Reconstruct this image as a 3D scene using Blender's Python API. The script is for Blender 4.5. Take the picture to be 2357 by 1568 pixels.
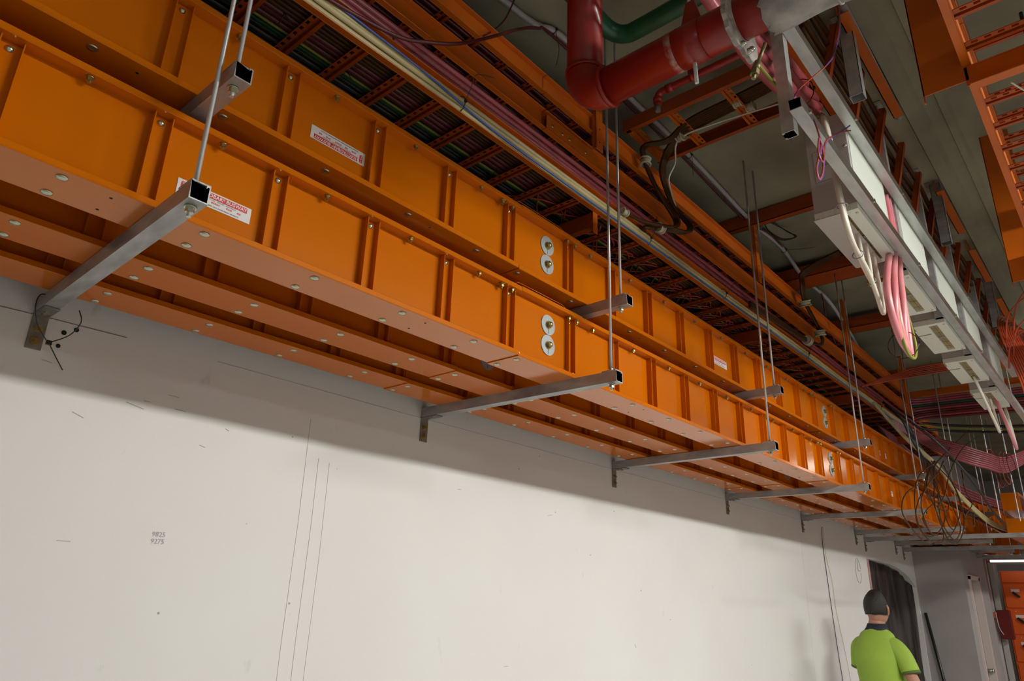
import bpy, bmesh, math, random
from mathutils import Vector, Matrix
random.seed(7)
PI = math.pi
S = bpy.context.scene
for o in list(bpy.data.objects): bpy.data.objects.remove(o)

# ---------------------------------------------------------------- camera
W, H, F = 2357, 1568, 1635.286
YAW, PITCH, ROLL = 0.8456, 0.3491, 0.0321
CAM = Vector((-0.515, -2.3035, -0.7354))
fw = Vector((math.sin(YAW)*math.cos(PITCH), math.cos(YAW)*math.cos(PITCH), math.sin(PITCH)))
rt = Vector((math.cos(YAW), -math.sin(YAW), 0)); up = rt.cross(fw)
r2 = rt*math.cos(ROLL)+up*math.sin(ROLL); u2 = -rt*math.sin(ROLL)+up*math.cos(ROLL)
cd = bpy.data.cameras.new('camera'); cam = bpy.data.objects.new('camera', cd); S.collection.objects.link(cam)
cam.matrix_world = Matrix(((r2.x, u2.x, -fw.x, CAM.x), (r2.y, u2.y, -fw.y, CAM.y), (r2.z, u2.z, -fw.z, CAM.z), (0, 0, 0, 1)))
cd.sensor_width = 36; cd.lens = 36*F/W; cd.clip_start = .02; cd.clip_end = 200
S.camera = cam
# ---------------------------------------------------------------- world, exposure
wd = bpy.data.worlds.new('world'); S.world = wd; wd.use_nodes = True
bg = wd.node_tree.nodes['Background']; bg.inputs[0].default_value = (.9, .92, 1, 1); bg.inputs[1].default_value = .25
S.view_settings.view_transform = 'Standard'; S.view_settings.look = 'None'
S.view_settings.exposure = 0.0; S.view_settings.gamma = 1
FLOOR, CEIL = -2.36, 1.70
LUMS = [  # (x, y, z, length, power, tilt deg towards the wall)  unseen luminaires; first two follow the wall shadow, third added as fill
    (2.7, -4.3, 1.12, 2.6, 440, 14), (8.6, -4.3, 1.2, 2.4, 210, 14), (-2.5, -7.5, 1.2, 2.4, 90, 10),
    (12.2, -3.4, 1.57, .7, 12, 0)]

# ---------------------------------------------------------------- materials
MATS = {}
def mat(name, col, rough=.5, metal=0., noise=0., nscale=8., bump=0., bscale=60., col2=None, coat=0., spec=.5, emit=None, stretch=None, rvar=0., tint=None):
    if name in MATS: return MATS[name]
    m = bpy.data.materials.new(name); m.use_nodes = True; nt = m.node_tree; b = nt.nodes['Principled BSDF']
    b.inputs['Base Color'].default_value = (*col, 1); b.inputs['Roughness'].default_value = rough; b.inputs['Metallic'].default_value = metal
    b.inputs['Specular IOR Level'].default_value = spec
    if tint: b.inputs['Specular Tint'].default_value = (*tint, 1)
    if coat: b.inputs['Coat Weight'].default_value = coat; b.inputs['Coat Roughness'].default_value = .08
    if emit: b.inputs['Emission Color'].default_value = (*emit[0], 1); b.inputs['Emission Strength'].default_value = emit[1]
    tc = nt.nodes.new('ShaderNodeTexCoord'); vec = tc.outputs['Object']
    if stretch:
        mp = nt.nodes.new('ShaderNodeMapping'); mp.inputs['Scale'].default_value = stretch; nt.links.new(vec, mp.inputs[0]); vec = mp.outputs[0]
    if noise or rvar:
        n = nt.nodes.new('ShaderNodeTexNoise'); n.inputs['Scale'].default_value = nscale; n.inputs['Detail'].default_value = 6; nt.links.new(vec, n.inputs['Vector'])
    if noise:
        c2 = col2 or tuple(c*(1-noise) for c in col)
        r = nt.nodes.new('ShaderNodeValToRGB'); r.color_ramp.elements[0].position = .35; r.color_ramp.elements[1].position = .68
        r.color_ramp.elements[0].color = (*c2, 1); r.color_ramp.elements[1].color = (*col, 1)
        nt.links.new(n.outputs['Fac'], r.inputs[0]); nt.links.new(r.outputs[0], b.inputs['Base Color'])
    if rvar:
        mr = nt.nodes.new('ShaderNodeMapRange'); mr.inputs[3].default_value = rough-rvar; mr.inputs[4].default_value = rough+rvar
        nt.links.new(n.outputs['Fac'], mr.inputs[0]); nt.links.new(mr.outputs[0], b.inputs['Roughness'])
    if bump:
        n2 = nt.nodes.new('ShaderNodeTexNoise'); n2.inputs['Scale'].default_value = bscale; n2.inputs['Detail'].default_value = 5; nt.links.new(vec, n2.inputs['Vector'])
        bp = nt.nodes.new('ShaderNodeBump'); bp.inputs['Strength'].default_value = bump; bp.inputs['Distance'].default_value = .01
        nt.links.new(n2.outputs['Fac'], bp.inputs['Height']); nt.links.new(bp.outputs[0], b.inputs['Normal'])
    MATS[name] = m; return m

BUS = mat('orange_powder_coat', (.60, .140, .0005), .15, noise=.05, nscale=3, bump=.012, bscale=220, coat=.0, tint=(1, .72, .36), spec=.75)
TRAY = mat('orange_tray_paint', (.56, .115, .003), .34, noise=.15, nscale=5, bump=.04, bscale=90)
TRAYD = mat('red_orange_rung_paint', (.38, .06, .003), .45, noise=.2, nscale=7)
GALV = mat('galvanised_steel', (.46, .46, .45), .42, .5, noise=.35, nscale=26, bump=.12, bscale=60, stretch=(1, .35, 1), rvar=.1)
GALVX = mat('bright_galvanised_steel', (.66, .68, .67), .34, .5, noise=.25, nscale=22, bump=.12, bscale=50, stretch=(.3, 1, 1), rvar=.1)
ROD = mat('zinc_rod', (.55, .56, .57), .4, .7, bump=.12, bscale=900)
BOLT = mat('zinc_bolt', (.52, .54, .42), .25, .9)
BRASS = mat('yellow_zinc', (.50, .40, .14), .3, .9, noise=.4, nscale=60)
WASH = mat('grey_washer', (.36, .38, .38), .45, .3)
STICK = mat('white_label', (.70, .66, .64), .4)
REDL = mat('red_print', (.55, .012, .008), .4)
WHT = mat('white_print', (.8, .8, .8), .5)
BLK = mat('black_print', (.05, .04, .04), .5)
GREYP = mat('grey_print', (.25, .22, .22), .5)
BLKP = mat('black_plastic', (.012, .014, .012), .35)
CREAM = mat('cream_cable', (.54, .45, .23), .5, noise=.2, nscale=7, col2=(.42, .34, .16))
CREAMW = mat('warm_white_cable', (.62, .57, .47), .42)
BLUE = mat('blue_cable', (.04, .10, .38), .45)
DRED = mat('dark_red_cable', (.11, .008, .008), .42, noise=.3, nscale=20)
PINKD = mat('dusty_pink_cable', (.30, .045, .06), .42, noise=.3, nscale=12)
PINK = mat('pink_cable', (.62, .16, .19), .38, noise=.25, nscale=5, col2=(.64, .27, .28))
PINK2 = mat('deep_pink_cable', (.40, .075, .09), .38, noise=.2, nscale=6)
BROWN = mat('brown_cable', (.05, .020, .006), .38, spec=.25, tint=(1, .7, .45))
GREEN = mat('green_cable', (.006, .05, .01), .45, spec=.2)
TEAL = mat('teal_cable', (.006, .07, .04), .45, spec=.2)
YELG = mat('yellow_green_cable', (.20, .22, .02), .45)
ORC = mat('orange_red_cable', (.42, .055, .015), .42)
VIO = mat('violet_wire', (.16, .09, .42), .4)
CLIP = mat('cream_clip', (.42, .37, .25), .5)
PVC = mat('grey_conduit', (.42, .39, .40), .4)
RED = mat('red_pipe_paint', (.30, .012, .006), .34, noise=.2, nscale=4, coat=.08, bump=.03, bscale=12)
GRN = mat('green_pipe_paint', (.012, .10, .04), .35, noise=.35, nscale=14)
LAG = mat('grey_lagging', (.42, .41, .38), .6, .15, noise=.45, nscale=16, bump=.4, bscale=24)
PLASTER = mat('plaster_flange', (.45, .41, .37), .8, noise=.5, nscale=40, bump=.8, bscale=60)
BOXG = mat('grey_enclosure_paint', (.46, .44, .42), .38, noise=.05, nscale=3)
BOXP = mat('pale_enclosure_cover', (.70, .74, .66), .35)
GLAND = mat('fibre_gland_plate', (.36, .28, .13), .6, noise=.3, nscale=20)
ALU = mat('aluminium_trim', (.6, .62, .62), .25, .9)
DARK = mat('dark_void', (.01, .01, .01), .8)
def wallmat():
    m = mat('painted_wall', (.74, .72, .70), .55, bump=.05, bscale=14); nt = m.node_tree; b = nt.nodes['Principled BSDF']
    tc = nt.nodes.new('ShaderNodeTexCoord')
    n = nt.nodes.new('ShaderNodeTexNoise'); n.inputs['Scale'].default_value = 1.1; n.inputs['Detail'].default_value = 4
    r = nt.nodes.new('ShaderNodeValToRGB'); r.color_ramp.elements[0].position = .3; r.color_ramp.elements[1].position = .7
    r.color_ramp.elements[0].color = (.71, .68, .67, 1); r.color_ramp.elements[1].color = (.74, .738, .705, 1)
    # smudges
    n2 = nt.nodes.new('ShaderNodeTexNoise'); n2.inputs['Scale'].default_value = 6.5; n2.inputs['Detail'].default_value = 5; n2.inputs['Roughness'].default_value = .6
    mp = nt.nodes.new('ShaderNodeMapping'); mp.inputs['Scale'].default_value = (1.6, 1, .7)
    r2_ = nt.nodes.new('ShaderNodeValToRGB'); r2_.color_ramp.elements[0].position = .66; r2_.color_ramp.elements[1].position = .8
    r2_.color_ramp.elements[0].color = (1, 1, 1, 1); r2_.color_ramp.elements[1].color = (.72, .72, .71, 1)
    # specks
    v = nt.nodes.new('ShaderNodeTexVoronoi'); v.inputs['Scale'].default_value = 7
    n3 = nt.nodes.new('ShaderNodeTexNoise'); n3.inputs['Scale'].default_value = 60
    r3 = nt.nodes.new('ShaderNodeValToRGB'); r3.color_ramp.elements[0].position = .022; r3.color_ramp.elements[1].position = .034
    r3.color_ramp.elements[0].color = (.35, .33, .31, 1); r3.color_ramp.elements[1].color = (1, 1, 1, 1)
    mx = nt.nodes.new('ShaderNodeMix'); mx.data_type = 'RGBA'; mx.blend_type = 'MULTIPLY'; mx.inputs[0].default_value = 1
    mx2 = nt.nodes.new('ShaderNodeMix'); mx2.data_type = 'RGBA'; mx2.blend_type = 'MULTIPLY'; mx2.inputs[0].default_value = .8
    L = nt.links.new
    L(tc.outputs['Object'], n.inputs[0]); L(tc.outputs['Object'], mp.inputs[0]); L(mp.outputs[0], n2.inputs[0]); L(tc.outputs['Object'], v.inputs[0])
    L(n.outputs['Fac'], r.inputs[0]); L(n2.outputs['Fac'], r2_.inputs[0]); L(v.outputs['Distance'], r3.inputs[0])
    L(r.outputs[0], mx.inputs[6]); L(r2_.outputs[0], mx.inputs[7]); L(mx.outputs[2], mx2.inputs[6]); L(r3.outputs[0], mx2.inputs[7])
    L(mx2.outputs[2], b.inputs['Base Color']); return m
WALL = wallmat()
CONC = mat('ceiling_concrete', (.34, .32, .22), .85, noise=.38, nscale=1.9, bump=.5, bscale=9)
CONCF = mat('floor_concrete', (.45, .43, .40), .6, noise=.25, nscale=1.5)
GREYW = mat('unpainted_render', (.36, .33, .32), .8, noise=.12, nscale=2)
PLAST = mat('dark_polythene_sheet', (.15, .135, .13), .3, noise=.75, nscale=6, bump=1.0, bscale=7, stretch=(1.8, 1.8, .4), col2=(.035, .022, .018))

# ---------------------------------------------------------------- mesh builder
class MB:
    def __init__(s): s.bm = bmesh.new()
    def box(s, x0, x1, y0, y1, z0, z1, bev=0., rot=None, org=None, seg=1):
        v = [Vector((x, y, z)) for x in (x0, x1) for y in (y0, y1) for z in (z0, z1)]
        if rot is not None:
            o = Vector(org); v = [rot@(p-o)+o for p in v]
        vs = [s.bm.verts.new(p) for p in v]
        fs = [s.bm.faces.new([vs[i] for i in f]) for f in ((0, 1, 3, 2), (4, 6, 7, 5), (0, 4, 5, 1), (2, 3, 7, 6), (0, 2, 6, 4), (1, 5, 7, 3))]
        if bev:
            es = {e for f in fs for e in f.edges}
            bmesh.ops.bevel(s.bm, geom=list(es), offset=bev, segments=seg, affect='EDGES', profile=.5)
        return s
    def prism(s, prof, a, b, axis='x'):
        """closed profile of (u,v) pairs swept along the axis; u,v are the other two coordinates in order"""
        def P(t, u, v): return {'x': (t, u, v), 'y': (u, t, v), 'z': (u, v, t)}[axis]
        A = [s.bm.verts.new(P(a, *q)) for q in prof]; B = [s.bm.verts.new(P(b, *q)) for q in prof]; n = len(prof)
        s.bm.faces.new(A); s.bm.faces.new(B[::-1])
        for i in range(n): s.bm.faces.new((A[i], B[i], B[(i+1) % n], A[(i+1) % n]))
        return s
    def cyl(s, p, q, r, r2=None, n=16, cap=True):
        p, q = Vector(p), Vector(q); d = (q-p).normalized(); a = d.orthogonal().normalized(); b = d.cross(a); r2 = r if r2 is None else r2
        A = [s.bm.verts.new(p+(a*math.cos(2*PI*i/n)+b*math.sin(2*PI*i/n))*r) for i in range(n)]
        B = [s.bm.verts.new(q+(a*math.cos(2*PI*i/n)+b*math.sin(2*PI*i/n))*r2) for i in range(n)]
        for i in range(n):
            f = s.bm.faces.new((A[i], A[(i+1) % n], B[(i+1) % n], B[i])); f.smooth = n > 8
        if cap: s.bm.faces.new(A[::-1]); s.bm.faces.new(B)
        return s
    def dome(s, c, d, r, h, n=14):
        c, d = Vector(c), Vector(d).normalized(); a = d.orthogonal().normalized(); b = d.cross(a); prev = None
        for k in range(4):
            t = k/4*PI/2; R = r*math.cos(t); z = h*math.sin(t)
            ring = [s.bm.verts.new(c+d*z+(a*math.cos(2*PI*i/n)+b*math.sin(2*PI*i/n))*R) for i in range(n)]
            if prev:
                for i in range(n): f = s.bm.faces.new((prev[i], prev[(i+1) % n], ring[(i+1) % n], ring[i])); f.smooth = True
            prev = ring
        t = s.bm.verts.new(c+d*h)
        for i in range(n): f = s.bm.faces.new((prev[i], prev[(i+1) % n], t)); f.smooth = True
        return s
    def tube(s, pts, r, n=10, cap=True, sub=6, smooth=True):
        P = [Vector(p) for p in pts]
        if smooth and len(P) > 2:
            Q = []
            for i in range(len(P)-1):
                p0 = P[max(i-1, 0)]; p1 = P[i]; p2 = P[i+1]; p3 = P[min(i+2, len(P)-1)]
                for k in range(sub):
                    t = k/sub
                    Q.append(.5*((2*p1)+(-p0+p2)*t+(2*p0-5*p1+4*p2-p3)*t*t+(-p0+3*p1-3*p2+p3)*t**3))
            Q.append(P[-1]); P = Q
        rr = r if callable(r) else (lambda t: r)
        T = [(P[min(i+1, len(P)-1)]-P[max(i-1, 0)]).normalized() for i in range(len(P))]
        a = T[0].orthogonal().normalized(); prev = None; first = None
        for i, p in enumerate(P):
            a = (a-T[i]*a.dot(T[i]))
            a = a.normalized() if a.length > 1e-6 else T[i].orthogonal().normalized()
            b = T[i].cross(a); R = rr(i/(len(P)-1))
            ring = [s.bm.verts.new(p+(a*math.cos(2*PI*k/n)+b*math.sin(2*PI*k/n))*R) for k in range(n)]
            if prev:
                for k in range(n): f = s.bm.faces.new((prev[k], prev[(k+1) % n], ring[(k+1) % n], ring[k])); f.smooth = True
            else: first = ring
            prev = ring
        if cap: s.bm.faces.new(first[::-1]); s.bm.faces.new(prev)
        return s
    def loft(s, rings, cap=True, smooth=True):
        prev = None; first = None
        for R in rings:
            ring = [s.bm.verts.new(p) for p in R]; n = len(ring)
            if prev:
                for k in range(n): f = s.bm.faces.new((prev[k], prev[(k+1) % n], ring[(k+1) % n], ring[k])); f.smooth = smooth
            else: first = ring
            prev = ring
        if cap: s.bm.faces.new(first[::-1]); s.bm.faces.new(prev)
        return s
    def xf(s, M): bmesh.ops.transform(s.bm, matrix=M, verts=s.bm.verts); return s
    def out(s, name, m, parent=None, loc=None):
        bmesh.ops.recalc_face_normals(s.bm, faces=s.bm.faces)
        me = bpy.data.meshes.new(name); s.bm.to_mesh(me); s.bm.free()
        for mm in (m if isinstance(m, (list, tuple)) else [m]): me.materials.append(mm)
        o = bpy.data.objects.new(name, me); S.collection.objects.link(o); o.parent = parent
        if loc is not None: o.location = loc
        return o
def tag(o, label, cat, group=None):
    o['label'] = label; o['category'] = cat
    if group: o['group'] = group
    return o
def thing(name, label, cat, loc=(0, 0, 0), group=None):
    o = bpy.data.objects.new(name, None); S.collection.objects.link(o); o.location = loc; o.empty_display_size = .05
    return tag(o, label, cat, group)
def struct(o): o['kind'] = 'structure'; return o
def link_copy(src, parent, loc=None):
    c = src.copy(); S.collection.objects.link(c); c.parent = parent
    if loc is not None: c.location = loc
    return c
def tree_copy(src, parent=None):
    c = link_copy(src, parent)
    for ch in list(src.children): tree_copy(ch, c)
    return c
def text_part(body, size, m, parent, M, name='lettering', bold=0.):
    cu = bpy.data.curves.new(name, 'FONT'); cu.body = body; cu.size = size; cu.extrude = 0.0001; cu.align_x = 'LEFT'; cu.offset = bold; cu.resolution_u = 2
    t = bpy.data.objects.new('tmp', cu); S.collection.objects.link(t)
    dg = bpy.context.evaluated_depsgraph_get(); me = bpy.data.meshes.new_from_object(t.evaluated_get(dg))
    bpy.data.objects.remove(t); me.transform(M); me.materials.clear(); me.materials.append(m)
    for p in me.polygons: p.material_index = 0
    o = bpy.data.objects.new(name, me); S.collection.objects.link(o); o.parent = parent; return o
ORD = ['nearest', 'second', 'third', 'fourth', 'fifth', 'sixth', 'seventh', 'eighth', 'ninth', 'tenth', 'eleventh', 'twelfth']

# ================================================================ setting
XL, XR, YB = -6.0, 16.0, -10.0
MB().box(XL, XR, YB, .2, FLOOR-.2, FLOOR).out('floor', CONCF)['kind'] = 'structure'
MB().box(XL, XR, YB, .2, CEIL, CEIL+.3).out('ceiling', CONC)['kind'] = 'structure'
OX0, OX1 = 7.82, 9.71      # rough opening in the painted wall
wl = MB(); wl.box(XL, OX0, 0, .2, FLOOR, CEIL); wl.box(OX1, XR, 0, .2, FLOOR, CEIL)
arch = [(OX0, CEIL), (OX0, -.22), (8.3, -.225), (8.7, -.235), (9.0, -.262), (9.3, -.31), (9.5, -.365), (OX1, -.45), (OX1, CEIL)]
wl.prism([(x, z) for x, z in arch], 0, .2, 'y')
struct(wl.out('wall_left', WALL))
struct(MB().box(XL-.2, XL, YB, .2, FLOOR, CEIL).out('wall_near', WALL))
struct(MB().box(XL, XR, YB-.2, YB, FLOOR, CEIL).out('wall_right', WALL))
# return of the wall beyond the opening, then a wall face holding a door
NX, NY = 9.75, -.52
wr = MB(); wr.box(NX, 9.99, NY, 0, FLOOR, .02)
wr.box(9.99, 10.62, NY, NY+.12, -.30, .02); wr.box(10.62, 11.25, NY, 0, FLOOR, .02)
struct(wr.out('wall_return', GREYW))
struct(MB().box(XR, XR+.2, YB, .2, FLOOR, CEIL).out('wall_far', GREYW))
# red painted chase edge round the rough opening + polythene sheet behind
struct(MB().box(OX0-.02, OX0+.012, -.012, .1, -1.1, -.225).box(OX0-.01, OX0+.02, -.008, .1, FLOOR, -1.1).out('trim_1', mat('pink_edge', (.62, .36, .33), .7, noise=.3, nscale=30)))
sh = MB()
nx, nz = 26, 20
def archz(x): return min(-.235, [z0+(z1-z0)*(x-x0)/(x1-x0) for (x0, z0), (x1, z1) in zip(arch[1:-1], arch[2:]) if x0 <= x <= x1][0]-.012) if OX0 <= x <= OX1 else -.5
grid = []
for i in range(nx+1):
    x = OX0+.012+(OX1-OX0-.026)*i/nx
    grid.append([sh.bm.verts.new((x, .045+.012*math.sin(i*1.7)+.010*math.sin(i*.9+j*.35), FLOOR+.005+(archz(x)-FLOOR-.01)*j/nz)) for j in range(nz+1)])
for i in range(nx):
    for j in range(nz):
        f = sh.bm.faces.new((grid[i][j], grid[i+1][j], grid[i+1][j+1], grid[i][j+1])); f.smooth = True
bmesh.ops.solidify(sh.bm, geom=sh.bm.faces[:], thickness=.004)
tag(sh.out('plastic_sheet', PLAST), 'dark crumpled plastic sheet closing the rough arched opening in the wall', 'plastic sheet')
struct(MB().box(OX0-.1, OX1+.1, .28, .34, FLOOR, 0).out('trim_2', DARK))
# door in the return wall
d = struct(MB().box(10.03, 10.58, NY+.06, NY+.10, FLOOR, -.34).out('door_1', mat('grey_door', (.20, .20, .17), .5)))
MB().box(9.99, 10.05, NY-.02, NY+.06, FLOOR, -.30).box(10.56, 10.62, NY-.02, NY+.06, FLOOR, -.30).box(9.99, 10.62, NY-.02, NY+.06, -.34, -.29).out('frame', mat('pinkish_door_frame', (.55, .45, .42), .6), d)
MB().cyl((10.52, NY+.06, -1.38), (10.52, NY+.0, -1.38), .022).dome((10.52, NY+.0, -1.38), (0, -1, 0), .03, .02).out('door_knob', BOLT, d)
MB().box(10.12, 10.2, NY+.055, NY+.06, -1.0, -.74).box(10.15, 10.2, NY+.055, NY+.06, -1.36, -1.12).out('red_notice', mat('faded_red_notice', (.55, .1, .06), .6), d)
# ceiling construction joint / downstand
struct(MB().prism([(-1.78, CEIL), (-1.87, CEIL), (-1.85, CEIL-.03), (-1.79, CEIL-.03)], -2, 9, 'x').prism([(-1.93, CEIL), (-1.98, CEIL), (-1.965, CEIL-.018), (-1.935, CEIL-.018)], -2, 9, 'x').out('trim_3', CONC))

# wall marks: pencil line, cracks, handwriting, drill holes
def wallmark(name, pts, r, m, label, cat='pencil line'):
    b = MB()
    for p, q in zip(pts[:-1], pts[1:]):
        dx, dz = q[0]-p[0], q[1]-p[1]; L = math.hypot(dx, dz); nx_, nz_ = -dz/L*r, dx/L*r
        b.prism([(p[0]+nx_, p[1]+nz_), (q[0]+nx_, q[1]+nz_), (q[0]-nx_, q[1]-nz_), (p[0]-nx_, p[1]-nz_)], -.0012, .0, 'y')
    return tag(b.out(name, m), label, cat)
PEN = mat('blue_chalk', (.42, .40, .52), .8); GRAPH = mat('graphite', (.58, .56, .54), .8)
wallmark('chalk_line', [(.56, .002), (1.5, -.004), (3.0, -.002), (4.4, 0), (6.0, 0)], .0008, PEN, 'thin blue chalk line along the white wall just below the busways')
wallmark('chalk_line', [(-.45, -.02), (.02, -.004), (.26, .0)], .0012, mat('dark_scribe', (.2, .17, .13), .8), 'short dark scribed line on the wall behind the nearest angle bracket')
for i, (x, zt, lab) in enumerate([(.955, -.12, 'left of the pair'), (1.01, -.26, 'right of the pair'), (5.95, -.12, 'behind the hanging wires')]):
    wallmark('crack_line', [(x, zt), (x+.003, -.5), (x-.002, -.9), (x+.001, -1.4), (x-.002, -1.9)], .0009, GRAPH, 'thin vertical joint line in the white wall, '+lab, 'crack')
wallmark('crack_line', [(1.06, -.27), (1.063, -.6), (1.058, -1.0), (1.06, -1.5)], .0006, GRAPH, 'faint vertical joint line right of the plain pair in the white wall', 'crack')
wallmark('crack_line', [(-.16, -.12), (-.165, -.4), (-.14, -.62)], .0006, GRAPH, 'faint curved scratch at the left edge of the white wall', 'scratch')
for i, (x, z, L, a) in enumerate([(.42, -.15, .05, 0), (.45, -.19, .05, -.05), (.35, -.185, .03, 0), (.30, -.2, .08, -.2), (.16, -.26, .05, -.35), (.63, -.22, .02, -.4), (.05, -.13, .04, -.1), (2.1, -1.02, .04, 0), (1.75, -.28, .03, .05), (2.4, -.33, .06, .2), (.55, -.29, .03, -.2), (.2, -.62, .05, 0), (3.2, -.95, .03, -1)]):
    wallmark('scuff_mark', [(x, z), (x+L*.7*math.cos(a), z+L*.7*math.sin(a))], .0009, mat('scuff', (.42, .39, .36), .8), 'small dark scuff mark on the white wall, '+['upper pair above', 'longest of the upper set', 'left of the upper set', 'sloping one at far left', 'long sloping one left', 'short steep one centre', 'by the cable tie tail', 'low centre', 'right of the joint lines', 'sloping upward right', 'tiny one below the shadow', 'low left', 'steep one right'][i], 'scuff mark')
hw = tag(text_part('9825\n9275', .021, mat('graphite_note', (.42, .42, .42), .8), None, Matrix.Translation((.455, -.0012, -.588))@Matrix.Rotation(PI/2, 4, 'X'), 'pencil_numbers'), 'pencilled numbers 9825 and 9275 low on the left of the white wall', 'handwriting')
tb = MB()
for a0, a1 in ((.15, 1.45), (1.7, 4.6), (4.85, 6.1)):
    tb.tube([(7.46+.085*math.cos(a0+(a1-a0)*k/8), -.002, -.36+.12*math.sin(a0+(a1-a0)*k/8)) for k in range(9)], .0015, 5)
tb.tube([(7.46, -.002, -.36), (7.54, -.002, -.36)], .0018, 5).tube([(7.46, -.002, -.36), (7.46, -.002, -.26)], .0018, 5)
tag(tb.out('oval_mark', mat('dark_scribe', (.2, .17, .13), .8)), 'hand drawn oval mark on the wall left of the rough opening', 'handwriting')
for i, (x, z, r) in enumerate([(.088, -.036, .0058), (.118, -.018, .0058), (.082, -.079, .005)]):
    tag(MB().cyl((x, -.0015, z), (x, .0, z), r*1.25, n=12).cyl((x+.001, -.0025, z), (x, .0, z), r*.8, n=12).out('drill_hole', [DARK]), ['abandoned drill hole in the wall right of the nearest bracket', 'right-hand of the drill holes beside the nearest bracket', 'drill hole behind the cable tie tail'][i], 'drill hole', 'abandoned drill holes')

# ================================================================ busways
Z0 = .043; HB = .257; WB = .145; PITCHX = 3.072; RX = .302
SEC_L = 2.772          # housing between two joints
def lip_channel(x0, x1, w, z, upw=1):
    t = .0035; h = .017
    b = MB()
    b.box(x0, x1, 0, w, z, z+t*upw, .0012) if upw > 0 else b.box(x0, x1, 0, w, z-t, z, .0012)
    b.box(x0, x1, 0, t, z, z+h, .0015, seg=2); b.box(x0, x1, w-t, w, z, z+h, .0015, seg=2)
    return b
# templates in local coordinates: x from section start, y from front lip, z from underside
def busway_template(full):
    root = thing('busway_section', '', 'busway', group='orange busway lengths')
    MB().box(0, SEC_L, .035, WB-.035, .003, HB-.017).out('housing', BUS, root)
    lip_channel(0, SEC_L, WB, 0).out('bottom_channel', BUS, root)
    lip_channel(0, SEC_L, WB, HB-.017).out('top_channel', BUS, root)
    st = None; bo = None; nu = None; rv = None
    for k in range(10):
        xc = .012+RX*k
        if xc > SEC_L: break
        if st is None:
            b = MB()
            for y0, y1 in ((.012, .036), (WB-.036, WB-.012)):
                b.box(-.0215, -.019, y0, y1, .004, HB-.018).box(.019, .0215, y0, y1, .004, HB-.018)
                yy = (.0305, .036) if y0 < .05 else (WB-.036, WB-.0305)
                b.box(-.02, .02, yy[0], yy[1], .004, HB-.018)
            st = b.out('stiffener', BUS, root, (xc, 0, 0))
        else: link_copy(st, root, (xc, 0, 0))
        if full:
            if rv is None: rv = MB().dome((0, .0305, HB-.034), (0, -1, 0), .0085, .007).out('rivet', BOLT, root, (xc, 0, 0))
            else: link_copy(rv, root, (xc, 0, 0))
        if k < 9 and xc+.15 < SEC_L-.02:
            for yy in (.031, .121):
                if bo is None: bo = MB().cyl((0, 0, 0), (0, 0, -.0015), .0118, n=14).dome((0, 0, -.0015), (0, 0, -1), .0118, .0035).out('bolt_head', BOLT, root, (xc+.146, yy, 0))
                else: link_copy(bo, root, (xc+.146, yy, 0))
            if full:
                if nu is None: nu = MB().cyl((0, 0, 0), (0, 0, -.003), .009, n=12).cyl((0, 0, -.003), (0, 0, -.010), .0072, n=6).cyl((0, 0, -.01), (0, 0, -.015), .0038, n=8).out('nut', BRASS, root, (xc+.142, .016, HB-.017))
                else: link_copy(nu, root, (xc+.142, .016, HB-.017))
    if full:
        MB().cyl((0, 0, 0), (0, 0, -.004), .013, n=14).cyl((0, 0, -.004), (0, 0, -.013), .0088, n=6).cyl((0, 0, -.013), (0, 0, -.019), .004, n=8).out('nut', BRASS, root, (SEC_L-.09, .016, HB-.017))
        link_copy([c for c in root.children if c.name.startswith('nut')][0], root, (SEC_L-.035, .016, HB-.017))
        for k in (1, 4, 7):
            for yy in (.037, .112): MB().cyl((0, 0, .0005), (0, 0, -.0006), .0036, n=10).out('screw_hole', DARK, root, (.255+RX*k, yy, 0))
    return root
def joint_template():
    root = thing('busway_joint', '', 'busway joint', group='busway joint packs')
    MB().box(0, .30, .031, WB-.031, .004, HB-.014, .0015).out('cover_plate', BUS, root)
    b = lip_channel(-.01, .36, WB+.004, 0).xf(Matrix.Translation((0, -.002, -.0035))); b.out('bottom_cover', BUS, root)
    b = lip_channel(-.002, .36, WB+.004, HB-.017).xf(Matrix.Translation((0, -.002, .0015)))
    b.tube([(-.07, .006, HB+.001), (-.03, .006, HB+.003), (-.015, .006, HB+.013), (.24, .006, HB+.013), (.265, .006, HB+.003), (.31, .006, HB+.001)], .0014, 4, smooth=False)
    b.out('top_cover', BUS, root)
    for z in (HB*.686, HB*.378):
        w = MB().cyl((.185, .031, z), (.185, .0275, z), .039, n=36).out('disc_washer', WASH, root)
        MB().cyl((.185, .0275, z), (.185, .0245, z), .0155, n=20).cyl((.185, .0245, z), (.185, .014, z), .0115, n=6).dome((.185, .014, z), (0, -1, 0), .009, .004).out('joint_bolt', BRASS, w)
        MB().box(.184, .186, .0268, .0275, z-.034, z-.016).out('slot_mark', mat('rust_mark', (.18, .05, .02), .7), w)
    bo = None
    for x in (.015, .335):
        for yy in (.031, .121):
            if bo is None: bo = MB().cyl((0, 0, 0), (0, 0, -.0015), .0118, n=14).dome((0, 0, -.0015), (0, 0, -1), .0118, .0035).out('bolt_head', BOLT, root, (x, yy, -.0035))
            else: link_copy(bo, root, (x, yy, -.0035))
    nu = None
    for x in (.295, .345):
        if nu is None: nu = MB().cyl((0, 0, 0), (0, 0, -.003), .0105, n=12).cyl((0, 0, -.003), (0, 0, -.011), .0078, n=6).cyl((0, 0, -.011), (0, 0, -.016), .004, n=8).out('nut', BRASS, root, (x, .016, HB-.017))
        else: link_copy(nu, root, (x, .016, HB-.017))
    return root
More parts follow.
